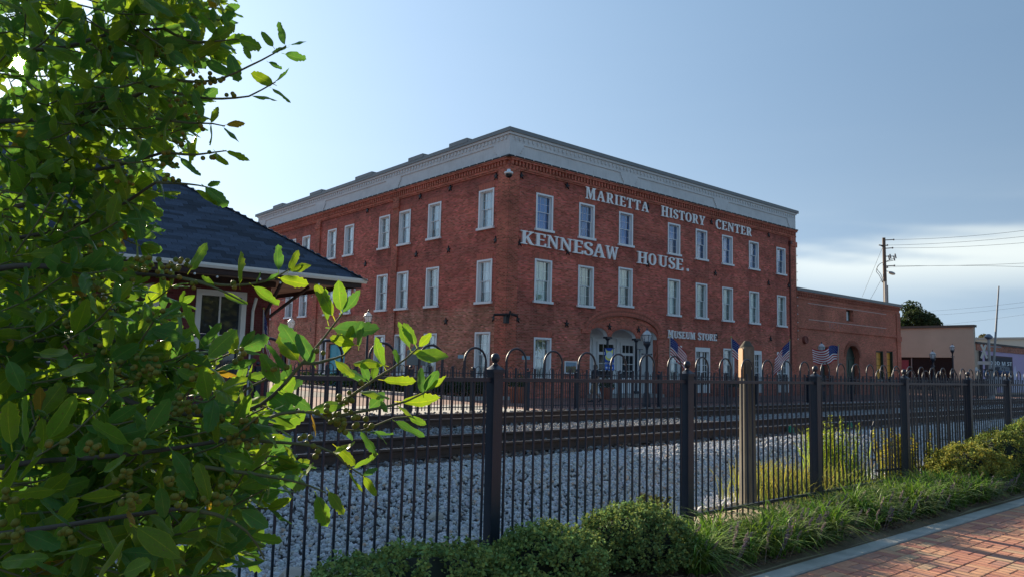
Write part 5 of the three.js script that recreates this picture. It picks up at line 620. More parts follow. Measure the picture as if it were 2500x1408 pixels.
{
  const lirMat = new THREE.MeshPhysicalMaterial({ vertexColors: true, roughness: 0.95, transmission: 0.45, thickness: 0, side: THREE.DoubleSide, specularIntensity: 0.3, clearcoat: 0.16, clearcoatRoughness: 0.3 });
  const t = thing('liriope_grass', 'strip of arching green border grass with purple flower spikes along the kerb', 'border grass', [0, 0, 0], null, 'stuff'), r = rng(201);
  const protos = [0, 1, 2, 3].map((k) => blades(rng(210 + k), 52, { len: 0.6, lean: 1.25, w: 0.02, spread: 0.12, col: [0.115, 0.23, 0.022] })), lists = [[], [], [], []];
  for (let i = 0; i < 400; i++) { const x = mix(4.75, 12.4, r()), z = mix(-3.42, -4.34, r() ** 0.9); if (x > 11.0 && z < -3.75 && r() < 0.8) continue; if (x < 5.1 && z < -3.7) continue; if (z < (x < 8.6 ? -3.92 : -4.14)) continue; lists[i & 3].push([x, z, 0.5 + 0.32 * r(), r() * 6.28]); }
  const d = new THREE.Object3D(), c = new THREE.Color(); lists.forEach((L, k) => { const im = new THREE.InstancedMesh(protos[k], lirMat, L.length); im.name = 'grass_tufts'; im.userData.kind = 'stuff'; im.castShadow = im.receiveShadow = true; L.forEach(([x, z, s, a], i) => { d.position.set(x, terr(z) - 0.01, z); d.rotation.set((r() - 0.5) * 0.2, a, (r() - 0.5) * 0.2); d.scale.setScalar(s); d.updateMatrix(); im.setMatrixAt(i, d.matrix); const v = 0.5 + 0.75 * r(); im.setColorAt(i, c.setRGB(v * (0.9 + 0.3 * r()), v, v)); }); t.add(im); });
  const sp = (seed) => { const q = rng(seed), g = [bar([0, 0, 0], [0.02, 0.4, 0.01], 0.0022, 5)], tones = []; for (let i = 0; i < 46; i++) { const y = 0.2 + 0.24 * (i / 46), a = q() * 6.28, rr = 0.013 * (1.15 - i / 60); g.push(new THREE.IcosahedronGeometry(0.0055 * (0.7 + 0.6 * q()), 0).translate(0.02 * (y / 0.4) + rr * Math.cos(a), y, 0.01 + rr * Math.sin(a))); } return M(g); };
  const sG = [sp(1), sp(2)], sM = [std(0.17, 0.12, 0.17, 0.9), std(0.3, 0.22, 0.2, 0.9)], sl = [[], []]; for (let i = 0; i < 120; i++) sl[i & 1].push([mix(4.9, 12, r()), mix(-3.38, -3.95, r()), r() * 0.6 - 0.15]);
  sl.forEach((L, k) => { const im = new THREE.InstancedMesh(sG[k], sM[k], L.length); im.name = 'flower_spikes'; im.userData.kind = 'stuff'; im.castShadow = true; L.forEach(([x, z, q], i) => { d.position.set(x, terr(z), z); d.rotation.set(0.25 * (r() - 0.2) + 0.25, r() * 0.8, (r() - 0.5) * 0.7); d.scale.set(1, 0.6 + 0.4 * q, 1); d.updateMatrix(); im.setMatrixAt(i, d.matrix); }); t.add(im); });
  // bark bits and dry straw on the bed
  const bits = thing('bark_mulch', 'brown bark bits and dry straw on the bed beside the kerb', 'mulch', [0, 0, 0], null, 'stuff'), bg = bx(-0.5, -0.1, -0.12, 0.5, 0.1, 0.12), im = new THREE.InstancedMesh(bg, std(1, 1, 1, 0.95), 9000); im.name = 'bark_bits'; im.userData.kind = 'stuff'; im.receiveShadow = im.castShadow = true;
  for (let i = 0; i < 9000; i++) { const straw = r() < 0.4, x = mix(2, 16, r()), z = i < 6500 ? mix(-3.33, -4.5, r()) : mix(-4.3, -5.9, r()); d.position.set(x, terr(z) + 0.025 + 0.012 * r(), z); d.rotation.set((r() - 0.5) * 0.9, r() * 6.28, (r() - 0.5) * 0.9); if (straw) d.scale.set(0.05 + 0.06 * r(), 0.012, 0.012); else d.scale.set(0.015 + 0.03 * r(), 0.03, 0.05 + 0.08 * r()); d.updateMatrix(); im.setMatrixAt(i, d.matrix); const v = 0.5 + 0.8 * r(); if (straw) c.setRGB(0.3 * v, 0.21 * v, 0.11 * v); else c.setRGB(0.1 * v, 0.06 * v, 0.04 * v); im.setColorAt(i, c); } bits.add(im);
}
function tuft(name, label, x, z, n, o, seed, extra) { const t = thing(name, label, 'weeds', [x, terr(z) - 0.01, z]); mesh(t, 'blades', blades(rng(seed), n, o), grassMat, 'stuff'); if (extra) extra(t); return t; }
{
  const weedy = (h, w, n, col, seed) => (t) => { const r = rng(seed), g = []; for (let i = 0; i < n; i++) { const a = r() * 6.28, q = r() * w, hh = h * (0.6 + 0.4 * r()), b = [q * Math.cos(a), 0, q * Math.sin(a)], e = [b[0] * 1.5 + 0.06 * (r() - 0.5), hh, b[2] * 1.5]; g.push(b.concat(e)); } mesh(t, 'stems', g.map(([a, b, c, d, e, f]) => bar([a, b, c], [d, e, f], 0.0035, 5, 0.0015)), std(0.12, 0.16, 0.04)); mesh(t, 'leaves', leafCloud(rng(seed + 1), n * 130, (q) => { const s = g[Math.floor(q() * n)], u = q() ** 0.8; return [mix(s[0], s[3], u) + 0.05 * (q() - 0.5), mix(s[1], s[4], u), mix(s[2], s[5], u) + 0.05 * (q() - 0.5)]; }, 0.034, col, 0.5, 0.8), leafMat, 'stuff'); };
  tuft('tall_weed', 'tall feathery green weed behind the fence beyond the concrete post', 10.35, -5.2, 260, { len: 0.95, lean: 0.35, w: 0.011, spread: 0.7, col: [0.36, 0.46, 0.05] }, 301, weedy(1.05, 0.28, 30, [0.3, 0.4, 0.05], 302));
  tuft('golden_weed', 'golden yellow weed leaning on the fence beside the tall green weed', 11.75, -4.85, 90, { len: 0.6, lean: 0.5, w: 0.009, spread: 0.5, col: [0.34, 0.36, 0.05] }, 303, weedy(0.8, 0.3, 34, [0.4, 0.4, 0.06], 304));
  tuft('wild_grass', 'sunlit yellow green grass clump right behind the concrete post', 8.75, -5.0, 520, { len: 0.62, lean: 0.7, w: 0.011, spread: 1.2, col: [0.3, 0.32, 0.06] }, 305);
  tuft('wild_grass', 'second yellow green grass patch in the bay of the concrete post', 9.35, -5.3, 420, { len: 0.58, lean: 0.7, w: 0.011, spread: 1.1, col: [0.3, 0.29, 0.06] }, 306, weedy(0.4, 0.4, 10, [0.4, 0.26, 0.06], 307));
  tuft('wild_grass', 'small green grass clump behind the fence before the concrete post', 6.35, -5.2, 90, { len: 0.42, lean: 0.6, w: 0.006, spread: 0.5, col: [0.14, 0.17, 0.05] }, 308, weedy(0.35, 0.22, 8, [0.13, 0.15, 0.05], 309));
  tuft('wild_grass', 'grass growing round the foot of the third post seen', 10.0, -4.8, 300, { len: 0.5, lean: 0.8, w: 0.01, spread: 0.9, col: [0.26, 0.34, 0.04] }, 310);
  tuft('wild_grass', 'low weeds at the ballast edge farther along the fence', 14.2, -5.6, 120, { len: 0.4, lean: 0.7, w: 0.008, spread: 1.6, col: [0.3, 0.25, 0.06] }, 311);
}
// ------------------------------------------------------------------ trees
function tree(name, label, x, z, h, rx, y0, n, size, col, seed, group) {
  const t = thing(name, label, 'tree', [x, 0, z], group), r = rng(seed), cy = (h + y0) / 2, ry = (h - y0) / 2; mesh(t, 'trunk', [bar([0, 0, 0], [0.1, cy, 0], 0.32, 10, 0.16), ...Array.from({ length: 7 }, (_, i) => { const a = i * 0.9; return bar([0.05, y0 + ry * 0.25 * (i % 3), 0], [rx * 0.6 * Math.cos(a), cy + ry * 0.3, rx * 0.6 * Math.sin(a)], 0.12, 6, 0.04); })], std(0.09, 0.07, 0.055, 0.95));
  const cl = Array.from({ length: 34 }, () => { const a = r() * 6.28, u = r() * 2 - 1, s = Math.sqrt(1 - u * u), k = 0.55 + 0.4 * r(); return [rx * k * s * Math.cos(a), cy + ry * k * u, rx * k * s * Math.sin(a), (0.28 + 0.2 * r()) * rx]; });
  mesh(t, 'crown', leafCloud(rng(seed + 1), n, (q) => { const c = cl[Math.floor(q() * cl.length)], a = q() * 6.28, u = q() * 2 - 1, s = Math.sqrt(1 - u * u), k = c[3] * q() ** 0.35; return [c[0] + k * s * Math.cos(a), c[1] + k * u * 0.8, c[2] + k * s * Math.sin(a)]; }, size, col, 0.6), leafMat, 'stuff'); return t;
}
{ const p = at(2243, 800, 118); tree('round_tree', 'dark round tree rising behind the annex and beige building', p.x, p.z, at(2243, 737, 118).y, 3.6, 3.2, 16000, 0.34, [0.035, 0.06, 0.02], 401); }
{ const p = at(2462, 835, 190); tree('round_tree', 'pale distant tree top above the warehouse roof', p.x, p.z, at(2462, 824, 190).y, 3.6, 4, 3500, 0.5, [0.12, 0.11, 0.06], 402); const q = at(2398, 822, 170); tree('round_tree', 'small distant tree peeping over the mural building roof', q.x, q.z, at(2398, 822, 170).y + 0.5, 3.0, 4, 2500, 0.5, [0.1, 0.1, 0.05], 403); }
for (const [i, [x, z, h]] of [[6, 22, 8], [15, 26, 9.5], [24, 24, 8.5], [34, 30, 10], [-4, 26, 9]].entries()) tree('street_tree', ['small tree behind the viewer, mirrored in the depot glass', 'rounder tree behind the viewer, mirrored in the depot glass', 'third tree of the row mirrored in the depot glass', 'last and tallest tree of the row mirrored in the depot glass', 'first tree of the row mirrored in the depot glass'][i], x, z, h, 4.2, 2, 2200, 0.6, [0.06, 0.085, 0.03], 430 + i);
for (const [i, [x, z, h]] of [[60, 42, 14], [74, 38, 12], [90, 46, 15], [106, 40, 13], [45, 50, 14]].entries()) tree('shade_tree', ['broad tree across the street, seen mirrored in the museum windows', 'lower tree of the mirrored row across the street', 'tallest tree of the mirrored row across the street', 'last tree of the mirrored row across the street', 'first tree of the mirrored row across the street'][i], x, z, h, 5.5, 3, 2600, 0.8, [0.06, 0.085, 0.03], 410 + i);
// ------------------------------------------------------------------ the person walking past the arcade
{
  const g0 = at(1453, 981, 1), dir = g0.clone().sub(EYE), s = -EYE.y / dir.y, foot = EYE.clone().addScaledVector(dir, s), t = thing('person', 'person in cap, dark shirt and tan shorts walking past the arcade, holding a cup', 'person', [foot.x, 0.004, foot.z]);
  const f = RGT.clone().setY(0).normalize().negate(); t.rotation.y = Math.atan2(f.x, f.z);
  const cap = (p, a, b, ra, rb) => { const pax = p[0] - a[0], pay = p[1] - a[1], paz = p[2] - a[2], bax = b[0] - a[0], bay = b[1] - a[1], baz = b[2] - a[2], l = bax * bax + bay * bay + baz * baz || 1e-9, h = clamp((pax * bax + pay * bay + paz * baz) / l); return Math.hypot(pax - bax * h, pay - bay * h, paz - baz * h) - mix(ra, rb, h); };
  const solid = (bones, lo, hi, n, k = 0.03) => { const mc = new MarchingCubes(n, mt.white, false, false, 60000), c = lo.map((v, i) => (v + hi[i]) / 2), half = Math.max(...lo.map((v, i) => (hi[i] - v) / 2)) * 1.04; for (let z = 0; z < n; z++) for (let y = 0; y < n; y++) for (let x = 0; x < n; x++) { const p = [x, y, z].map((v, i) => c[i] + ((v - n / 2) / (n / 2)) * half); let d = 9; for (const b of bones) { const e = cap(p, ...b); const h = clamp(0.5 + (0.5 * (d - e)) / k); d = mix(d, e, h) - k * h * (1 - h); } mc.field[x + y * n + z * n * n] = -d; } mc.isolation = 0; mc.update(); const m = mc.count, P = mc.positionArray.slice(0, m * 3), g = new THREE.BufferGeometry(); for (let i = 0; i < m; i++) for (let q = 0; q < 3; q++) P[i * 3 + q] = P[i * 3 + q] * half + c[q]; g.setAttribute('position', new THREE.BufferAttribute(P, 3)); g.computeVertexNormals(); return g; };
  // joints: z forward, x to the person's left
  const hipL = [0.09, 0.9, 0], hipR = [-0.09, 0.9, 0], kneeL = [0.1, 0.5, 0.16], ankL = [0.1, 0.09, 0.2], kneeR = [-0.1, 0.48, 0.0], ankR = [-0.1, 0.17, -0.3], shL = [0.19, 1.4, -0.01], shR = [-0.19, 1.4, -0.01], elL = [0.25, 1.13, -0.1], wrL = [0.24, 0.93, 0.02], elR = [-0.25, 1.12, -0.02], wrR = [-0.18, 1.1, 0.25];
  const skin = std(0.42, 0.25, 0.18, 0.7);
  const bones = [[[0, 1.05, 0], [0, 1.35, 0], 0.14, 0.15], [hipL, kneeL, 0.085, 0.06], [kneeL, ankL, 0.058, 0.037], [hipR, kneeR, 0.085, 0.06], [kneeR, ankR, 0.058, 0.037], [ankL, [0.1, 0.04, 0.33], 0.035, 0.025], [ankR, [-0.1, 0.04, -0.2], 0.035, 0.025], [[0, 1.4, 0], shL, 0.08, 0.06], [[0, 1.4, 0], shR, 0.08, 0.06], [shL, elL, 0.05, 0.042], [elL, wrL, 0.04, 0.028], [shR, elR, 0.05, 0.042], [elR, wrR, 0.04, 0.028], [[0, 1.4, 0], [0, 1.52, 0.02], 0.058, 0.055]];
  const head = [[[0, 1.62, 0.0], [0, 1.64, 0.0], 0.088, 0.09], [[0, 1.56, 0.035], [0, 1.54, 0.05], 0.055, 0.042], [[0, 1.595, 0.085], [0, 1.585, 0.105], 0.014, 0.013], [[0.082, 1.6, 0], [0.082, 1.62, 0], 0.016, 0.018], [[-0.082, 1.6, 0], [-0.082, 1.62, 0], 0.016, 0.018], [[0, 1.5, 0.01], [0, 1.54, 0.01], 0.055, 0.055]];
  const hand = (w, d, up, th) => { const a = [[w, [w[0] + d[0] * 0.07, w[1] + d[1] * 0.07, w[2] + d[2] * 0.07], 0.026, 0.034]], side = th; for (let k = 0; k < 4; k++) { const o = (k - 1.5) * 0.019, L = [0.055, 0.068, 0.072, 0.06][k], b = [w[0] + d[0] * 0.085 + up[0] * o, w[1] + d[1] * 0.085 + up[1] * o, w[2] + d[2] * 0.085 + up[2] * o], m = [b[0] + d[0] * L * 0.55 + side[0] * 0.008, b[1] + d[1] * L * 0.55 + side[1] * 0.008, b[2] + d[2] * L * 0.55 + side[2] * 0.008], e = [m[0] + d[0] * L * 0.25 + side[0] * 0.035, m[1] + d[1] * L * 0.25 + side[1] * 0.035, m[2] + d[2] * L * 0.25 + side[2] * 0.035]; a.push([b, m, 0.0095, 0.009], [m, e, 0.009, 0.008]); } const tb = [w[0] + d[0] * 0.03 + up[0] * 0.025, w[1] + d[1] * 0.03 + up[1] * 0.025, w[2] + d[2] * 0.03 + up[2] * 0.025]; a.push([tb, [tb[0] + d[0] * 0.035 + up[0] * 0.02 + side[0] * 0.03, tb[1] + d[1] * 0.035 + up[1] * 0.02 + side[1] * 0.03, tb[2] + d[2] * 0.035 + up[2] * 0.02 + side[2] * 0.03], 0.012, 0.009]); return a; };
  const hR = hand(wrR, [0.2, 0.05, 0.97], [0, 1, 0], [1, 0, 0]), hL = hand(wrL, [0, -0.97, 0.2], [0, 0.2, 0.97], [-1, 0, 0]);
  mesh(t, 'body', [solid(bones, [-0.35, 0, -0.4], [0.35, 1.6, 0.4], 100), solid(head, [-0.12, 1.45, -0.12], [0.12, 1.76, 0.14], 56, 0.02), solid(hR, [wrR[0] - 0.08, wrR[1] - 0.08, wrR[2] - 0.04], [wrR[0] + 0.1, wrR[1] + 0.09, wrR[2] + 0.2], 56, 0.008), solid(hL, [wrL[0] - 0.09, wrL[1] - 0.2, wrL[2] - 0.07], [wrL[0] + 0.06, wrL[1] + 0.04, wrL[2] + 0.12], 56, 0.008)], skin);
  mesh(t, 'shirt', solid([[[0, 0.92, 0], [0, 1.36, -0.005], 0.175, 0.175], [[0, 1.4, 0], shL, 0.1, 0.085], [[0, 1.4, 0], shR, 0.1, 0.085], [shL, [0.225, 1.2, -0.06], 0.08, 0.07], [shR, [-0.225, 1.2, -0.02], 0.08, 0.07]], [-0.32, 0.75, -0.25], [0.32, 1.52, 0.25], 64, 0.04), std(0.018, 0.022, 0.035, 0.9));
  mesh(t, 'shorts', solid([[[0, 0.95, 0], [0, 0.86, 0], 0.16, 0.15], [hipL, kneeL, 0.115, 0.1], [hipR, kneeR, 0.115, 0.1]], [-0.25, 0.38, -0.25], [0.25, 1.1, 0.28], 64, 0.03), std(0.3, 0.21, 0.13, 0.9));
  mesh(t, 'shoe', solid([[[0.1, 0.05, 0.15], [0.1, 0.035, 0.36], 0.05, 0.035], [[0.1, 0.09, 0.18], [0.1, 0.06, 0.22], 0.045, 0.045]], [0, -0.02, 0.08], [0.2, 0.16, 0.42], 48, 0.02), std(0.03, 0.03, 0.035, 0.6)); mesh(t, 'shoe', solid([[[-0.1, 0.16, -0.35], [-0.1, 0.035, -0.18], 0.05, 0.035], [[-0.1, 0.19, -0.32], [-0.1, 0.12, -0.27], 0.045, 0.045]], [-0.2, -0.02, -0.42], [0, 0.26, -0.1], 48, 0.02), std(0.03, 0.03, 0.035, 0.6));
  mesh(t, 'hair', solid([[[0, 1.66, -0.03], [0, 1.6, -0.055], 0.075, 0.06]], [-0.12, 1.48, -0.16], [0.12, 1.78, 0.1], 40), std(0.05, 0.035, 0.025, 0.9)); mesh(t, 'cap', [lathe([[0.099, 1.645], [0.098, 1.69], [0.075, 1.735], [0.001, 1.75]], 20), new THREE.CylinderGeometry(0.09, 0.09, 0.008, 20, 1, false, -Math.PI / 2, Math.PI).scale(0.95, 1, 1.2).translate(0, 1.65, 0.07)], std(0.1, 0.085, 0.06, 0.9));
  mesh(t, 'face_mask', [new THREE.SphereGeometry(0.008, 8, 6).translate(0.032, 1.618, 0.083), new THREE.SphereGeometry(0.008, 8, 6).translate(-0.032, 1.618, 0.083), bx(-0.022, 1.546, 0.09, 0.022, 1.552, 0.096)], std(0.04, 0.02, 0.02, 0.5)).name = 'eyes_and_mouth';
  const c = thing('paper_cup', 'pale pink cup held by the walking person', 'cup', [0, 0, 0]); const q = new THREE.Vector3(wrR[0] + 0.035, wrR[1] - 0.02, wrR[2] + 0.11).applyAxisAngle(new THREE.Vector3(0, 1, 0), t.rotation.y).add(t.position); c.position.copy(q); mesh(c, 'cup', lathe([[0.001, -0.06], [0.03, -0.06], [0.042, 0.07], [0.038, 0.07], [0.027, -0.055]], 18), std(0.7, 0.5, 0.47, 0.6));
}

// ------------------------------------------------------------------ the holly in the foreground
{
  const t = thing('holly_tree', 'berried holly with glossy spiny leaves, backlit, filling one side', 'holly tree', [0, 0, 0]);
  const r = rng(777), V = (x, y, z) => new THREE.Vector3(x, y, z), up = V(0, 1, 0);
  // leaf blades of unit length along +y, upper face +z
  const leafGeo = (seed, W, spiny, bend, fold, twist) => {
    const q = rng(seed), ts = [0, 0.1, 0.22, 0.36, 0.46, 0.53, 0.62, 0.69, 0.77, 0.83, 0.9, 0.95, 1], prof = (s) => W * Math.pow(Math.sin(Math.PI * Math.pow(s, 0.82)), 0.75), pos = [], uv = [], idx = [];
    const P = (s, a) => { const y = s - 0.12 * bend * s * s, z = -bend * 0.42 * s * s - fold * Math.abs(a) * 0.9 + 0.05 * Math.sin(s * 9 + seed) * a * 3 + twist * a * s; pos.push(a, y, z); };
    const spine = { 5: 1, 7: 0.8, 9: 1, 10: 0.6, 4: 0.5 };
    for (let i = 0; i < ts.length; i++) { const s = ts[i]; for (const k of [-1, -0.5, 0, 0.5, 1]) { let w = s >= 1 ? 0 : prof(s) * k; let ss = s; if (Math.abs(k) === 1 && spiny && spine[i] && s < 1) { const j = spiny * spine[i] * (0.5 + q()); w += k * 0.035 * j; ss += 0.022 * j; } P(ss, w); uv.push(0.5 + k * 0.5, s); } }
    for (let i = 0; i < ts.length - 1; i++) for (let k = 0; k < 4; k++) { const a = i * 5 + k, b = a + 5; idx.push(a, a + 1, b, a + 1, b + 1, b); }
    const n0 = pos.length / 3; for (const [x, y] of [[-0.013, -0.16], [0.013, -0.16], [-0.016, 0.0], [0.016, 0.0]]) { pos.push(x, y, 0.004 - y * 0.1); uv.push(0.5, 0.5); } idx.push(n0, n0 + 1, n0 + 2, n0 + 1, n0 + 3, n0 + 2);
    const g = new THREE.BufferGeometry(); g.setAttribute('position', new THREE.Float32BufferAttribute(pos, 3)); g.setAttribute('uv', new THREE.Float32BufferAttribute(uv, 2)); g.setIndex(idx); g.computeVertexNormals(); return g;
  };
  const protos = [leafGeo(1, 0.2, 1, 0.55, 0.3, 0.1), leafGeo(2, 0.23, 1.2, 0.35, 0.22, -0.2), leafGeo(3, 0.18, 0.9, 0.8, 0.4, 0.15), leafGeo(4, 0.24, 0.8, 0.2, 0.15, 0.1), leafGeo(5, 0.21, 1.3, 0.6, 0.5, -0.1), leafGeo(6, 0.22, 0.35, 0.45, 0.25, 0.2)];
  const leafTex = (base, k) => tex(128, 256, (i, j) => { const u = Math.abs(i / 127 - 0.5) * 2, v = j / 255, mid = Math.exp(-((u / 0.035) ** 2)), a = (v * 9 - u * 3.2) % 1, vein = Math.exp(-(((a - 0.5) / 0.09) ** 2)) * 0.16 * (1 - u), edge = sstep(0.9, 1, u) * 0.35, n = 0.85 + 0.25 * fbm(i / 12 + k * 9, j / 12, 4), s = n * (1 + mid * 0.55 + vein + edge); if (fbm(i / 7 + k * 40, j / 7 + k * 13, 3) > 0.775) return [0.2, 0.13, 0.04]; return [base[0] * s * (1 + 0.5 * mid + edge), base[1] * s, base[2] * s]; });
  const lm = (base, k, tr) => new THREE.MeshPhysicalMaterial({ map: leafTex(base, k), roughness: 0.96, transmission: tr, thickness: 0, clearcoat: 0.5, clearcoatRoughness: 0.26, side: THREE.DoubleSide, specularIntensity: 0.22 });
  const mats = [lm([0.15, 0.29, 0.02], 1, 0.54), lm([0.2, 0.31, 0.014], 2, 0.6), lm([0.09, 0.225, 0.032], 3, 0.48), lm([0.34, 0.22, 0.02], 4, 0.6)];
  const leaves = []; // { p, d (with length), n, kind, mat }
  const add = (p, d, n, mat, kind) => leaves.push({ p, d, n, mat: mat ?? (r() < 0.008 ? 3 : Math.floor(r() * 3)), kind: kind ?? Math.floor(r() * 6) });
  const twigs = [], bark = new THREE.MeshStandardMaterial({ roughness: 0.9, map: tex(64, 256, (i, j) => { const k = 0.6 + 0.5 * fbm(i / 8, j / 20, 4) + 0.2 * hash2(i, j); return [0.085 * k, 0.07 * k, 0.05 * k]; }, 1, 3) }), green = std(0.13, 0.125, 0.05, 0.8);
  const stem = (pts, r0, r1, mat, name = 'branch') => { const c = new THREE.CatmullRomCurve3(pts), n = Math.max(6, Math.round(c.getLength() / 0.03)), g = new THREE.TubeGeometry(c, n, 1, 7, false), P = g.attributes.position; for (let i = 0; i <= n; i++) { const ctr = c.getPointAt(i / n), rr = mix(r0, r1, i / n); for (let k = 0; k <= 7; k++) { const j = i * 8 + k; P.setXYZ(j, ctr.x + (P.getX(j) - ctr.x) * rr, ctr.y + (P.getY(j) - ctr.y) * rr, ctr.z + (P.getZ(j) - ctr.z) * rr); } } g.computeVertexNormals(); mesh(t, name, g, mat); return c; };
  // leaves spiral along a twig and crowd at its tip
  const dress = (c, L, from = 0.12, tip = 3, skip = 0) => { const len = c.getLength(), n = Math.max(2, Math.round((len * (1 - from)) / 0.024)); let ph = r() * 6.28; for (let i = 0; i < n; i++) { ph += 2.4; if (r() < skip) continue; const u = mix(from, 0.97, (i + 0.3 * r()) / n), p = c.getPointAt(u), tg = c.getTangentAt(u), a = V(0, 1, 0).cross(tg).normalize(), b = tg.clone().cross(a), rad = a.multiplyScalar(Math.cos(ph)).add(b.multiplyScalar(Math.sin(ph))); const d = tg.clone().multiplyScalar(0.55 + 0.3 * r()).add(rad.clone().multiplyScalar(0.8)).addScaledVector(up, 0.12 - 0.3 * r()).normalize(), nn = tg.clone().multiplyScalar(0.75).addScaledVector(rad, -0.5).addScaledVector(up, 0.25 + 0.4 * (r() - 0.5)); add(p.clone().addScaledVector(d, 0.005), d.multiplyScalar(L * (0.75 + 0.45 * r())), nn); }
    const e = c.getPointAt(1), tg = c.getTangentAt(1); for (let i = 0; i < tip; i++) { const a = (i / tip) * 6.28 + r(), s = V(Math.cos(a), Math.sin(a), Math.cos(a + 2)).multiplyScalar(0.45); const d = tg.clone().add(s).normalize(); add(e.clone(), d.multiplyScalar(L * (0.6 + 0.4 * r())), tg.clone().add(V(r() - 0.5, r(), r() - 0.5))); } };
  const line = (l) => l.map(([x, y, d]) => at(x, y, d));
  // the limbs, which leave the trunk just outside the picture
  const trunkTop = at(-260, 700, 1.75), root = trunkTop.clone().setY(0);
  stem([root, root.clone().lerp(trunkTop, 0.5).add(V(0.03, 0, 0.02)), trunkTop, at(-230, 100, 1.8), at(-180, -300, 1.9)], 0.045, 0.022, bark, 'trunk');
  const limbs = [[[-258, 760, 1.75], [0, 655, 1.6], [180, 655, 1.52], [330, 668, 1.45], [430, 676, 1.42]], [[-258, 980, 1.75], [65, 957, 1.5], [250, 958, 1.42], [380, 1000, 1.36], [560, 1012, 1.32], [640, 985, 1.31], [694, 936, 1.3]], [[-255, 1200, 1.7], [60, 1130, 1.35], [300, 1110, 1.25], [480, 1085, 1.25], [560, 1072, 1.26]], [[-250, 500, 1.8], [60, 500, 1.75], [150, 440, 1.7], [300, 400, 1.62], [400, 372, 1.58]], [[-240, 300, 1.85], [100, 290, 1.75], [300, 250, 1.65], [400, 190, 1.6]], [[-235, 100, 1.85], [120, 120, 1.75], [280, 80, 1.65], [400, 70, 1.6]], [[-255, 1330, 1.6], [100, 1290, 1.15], [300, 1260, 1.1], [440, 1240, 1.12]], [[-255, 860, 1.75], [120, 830, 1.5], [250, 840, 1.42], [350, 800, 1.4]], [[-240, 0, 1.9], [150, -60, 1.7], [330, -20, 1.62]], [[-255, 620, 1.75], [100, 570, 1.68], [260, 520, 1.6], [380, 445, 1.56]]];
  limbs.forEach((l, i) => { const c = stem(line(l), 0.0095 - 0.0004 * i, 0.003, bark); if (i > 2) dress(c, 0.055, 0.4, 0, 0.2); });
  // twigs that can be followed in the photograph
  const tw = [
    [[400, 190, 1.6], [480, 200, 1.57], [545, 190, 1.55], [600, 165, 1.54], [655, 138, 1.53], [698, 112, 1.52]], [[420, 225, 1.6], [500, 240, 1.58], [560, 240, 1.56], [614, 233, 1.55], [650, 212, 1.55], [672, 200, 1.55]], [[380, 290, 1.6], [460, 300, 1.58], [520, 302, 1.57], [548, 308, 1.57]], [[400, 372, 1.58], [470, 378, 1.57], [520, 372, 1.56], [552, 368, 1.56]], [[380, 445, 1.56], [440, 448, 1.55], [480, 452, 1.55], [505, 457, 1.55]], [[400, 70, 1.6], [460, 100, 1.58], [530, 100, 1.56], [580, 95, 1.55]], [[330, -20, 1.62], [400, 30, 1.6], [430, 50, 1.59]],
    [[430, 676, 1.42], [500, 690, 1.41], [560, 697, 1.4], [640, 688, 1.39], [683, 672, 1.38], [708, 656, 1.38]], [[694, 936, 1.3], [729, 895, 1.3], [763, 857, 1.3], [791, 823, 1.3], [815, 791, 1.3], [836, 764, 1.3]], [[740, 885, 1.3], [770, 886, 1.29], [801, 878, 1.28], [840, 866, 1.27], [857, 848, 1.27]], [[790, 1012, 1.32], [831, 984, 1.31], [882, 948, 1.3], [918, 922, 1.3], [950, 903, 1.3], [993, 873, 1.3], [1023, 846, 1.3]], [[800, 1022, 1.31], [863, 1007, 1.3], [929, 995, 1.3], [975, 984, 1.3], [1010, 972, 1.3], [1036, 957, 1.3], [1062, 944, 1.3]], [[560, 1072, 1.26], [680, 1010, 1.28], [790, 1012, 1.3], [818, 1042, 1.3], [865, 1052, 1.3], [900, 1046, 1.3], [940, 1027, 1.3], [985, 1014, 1.3], [1003, 1016, 1.3]], [[560, 1072, 1.26], [690, 1080, 1.25], [780, 1090, 1.25], [811, 1103, 1.25], [850, 1138, 1.25], [886, 1161, 1.25]], [[500, 1140, 1.2], [640, 1160, 1.2], [740, 1180, 1.2], [795, 1202, 1.2]], [[440, 1240, 1.12], [540, 1260, 1.13], [610, 1305, 1.14], [645, 1365, 1.14]], [[430, 676, 1.42], [520, 700, 1.4], [600, 740, 1.4]], [[560, 1012, 1.32], [600, 950, 1.33], [640, 930, 1.33], [665, 915, 1.33]],
  ].map((l) => stem(line(l), 0.0035, 0.0013, green, 'twig'));
  for (const i of [3, 12, 13, 14, 17, 10, 11, 9]) dress(twigsAt(i), 0.05, 0.35, 0, 0.45); function twigsAt(i) { return tw[i]; }
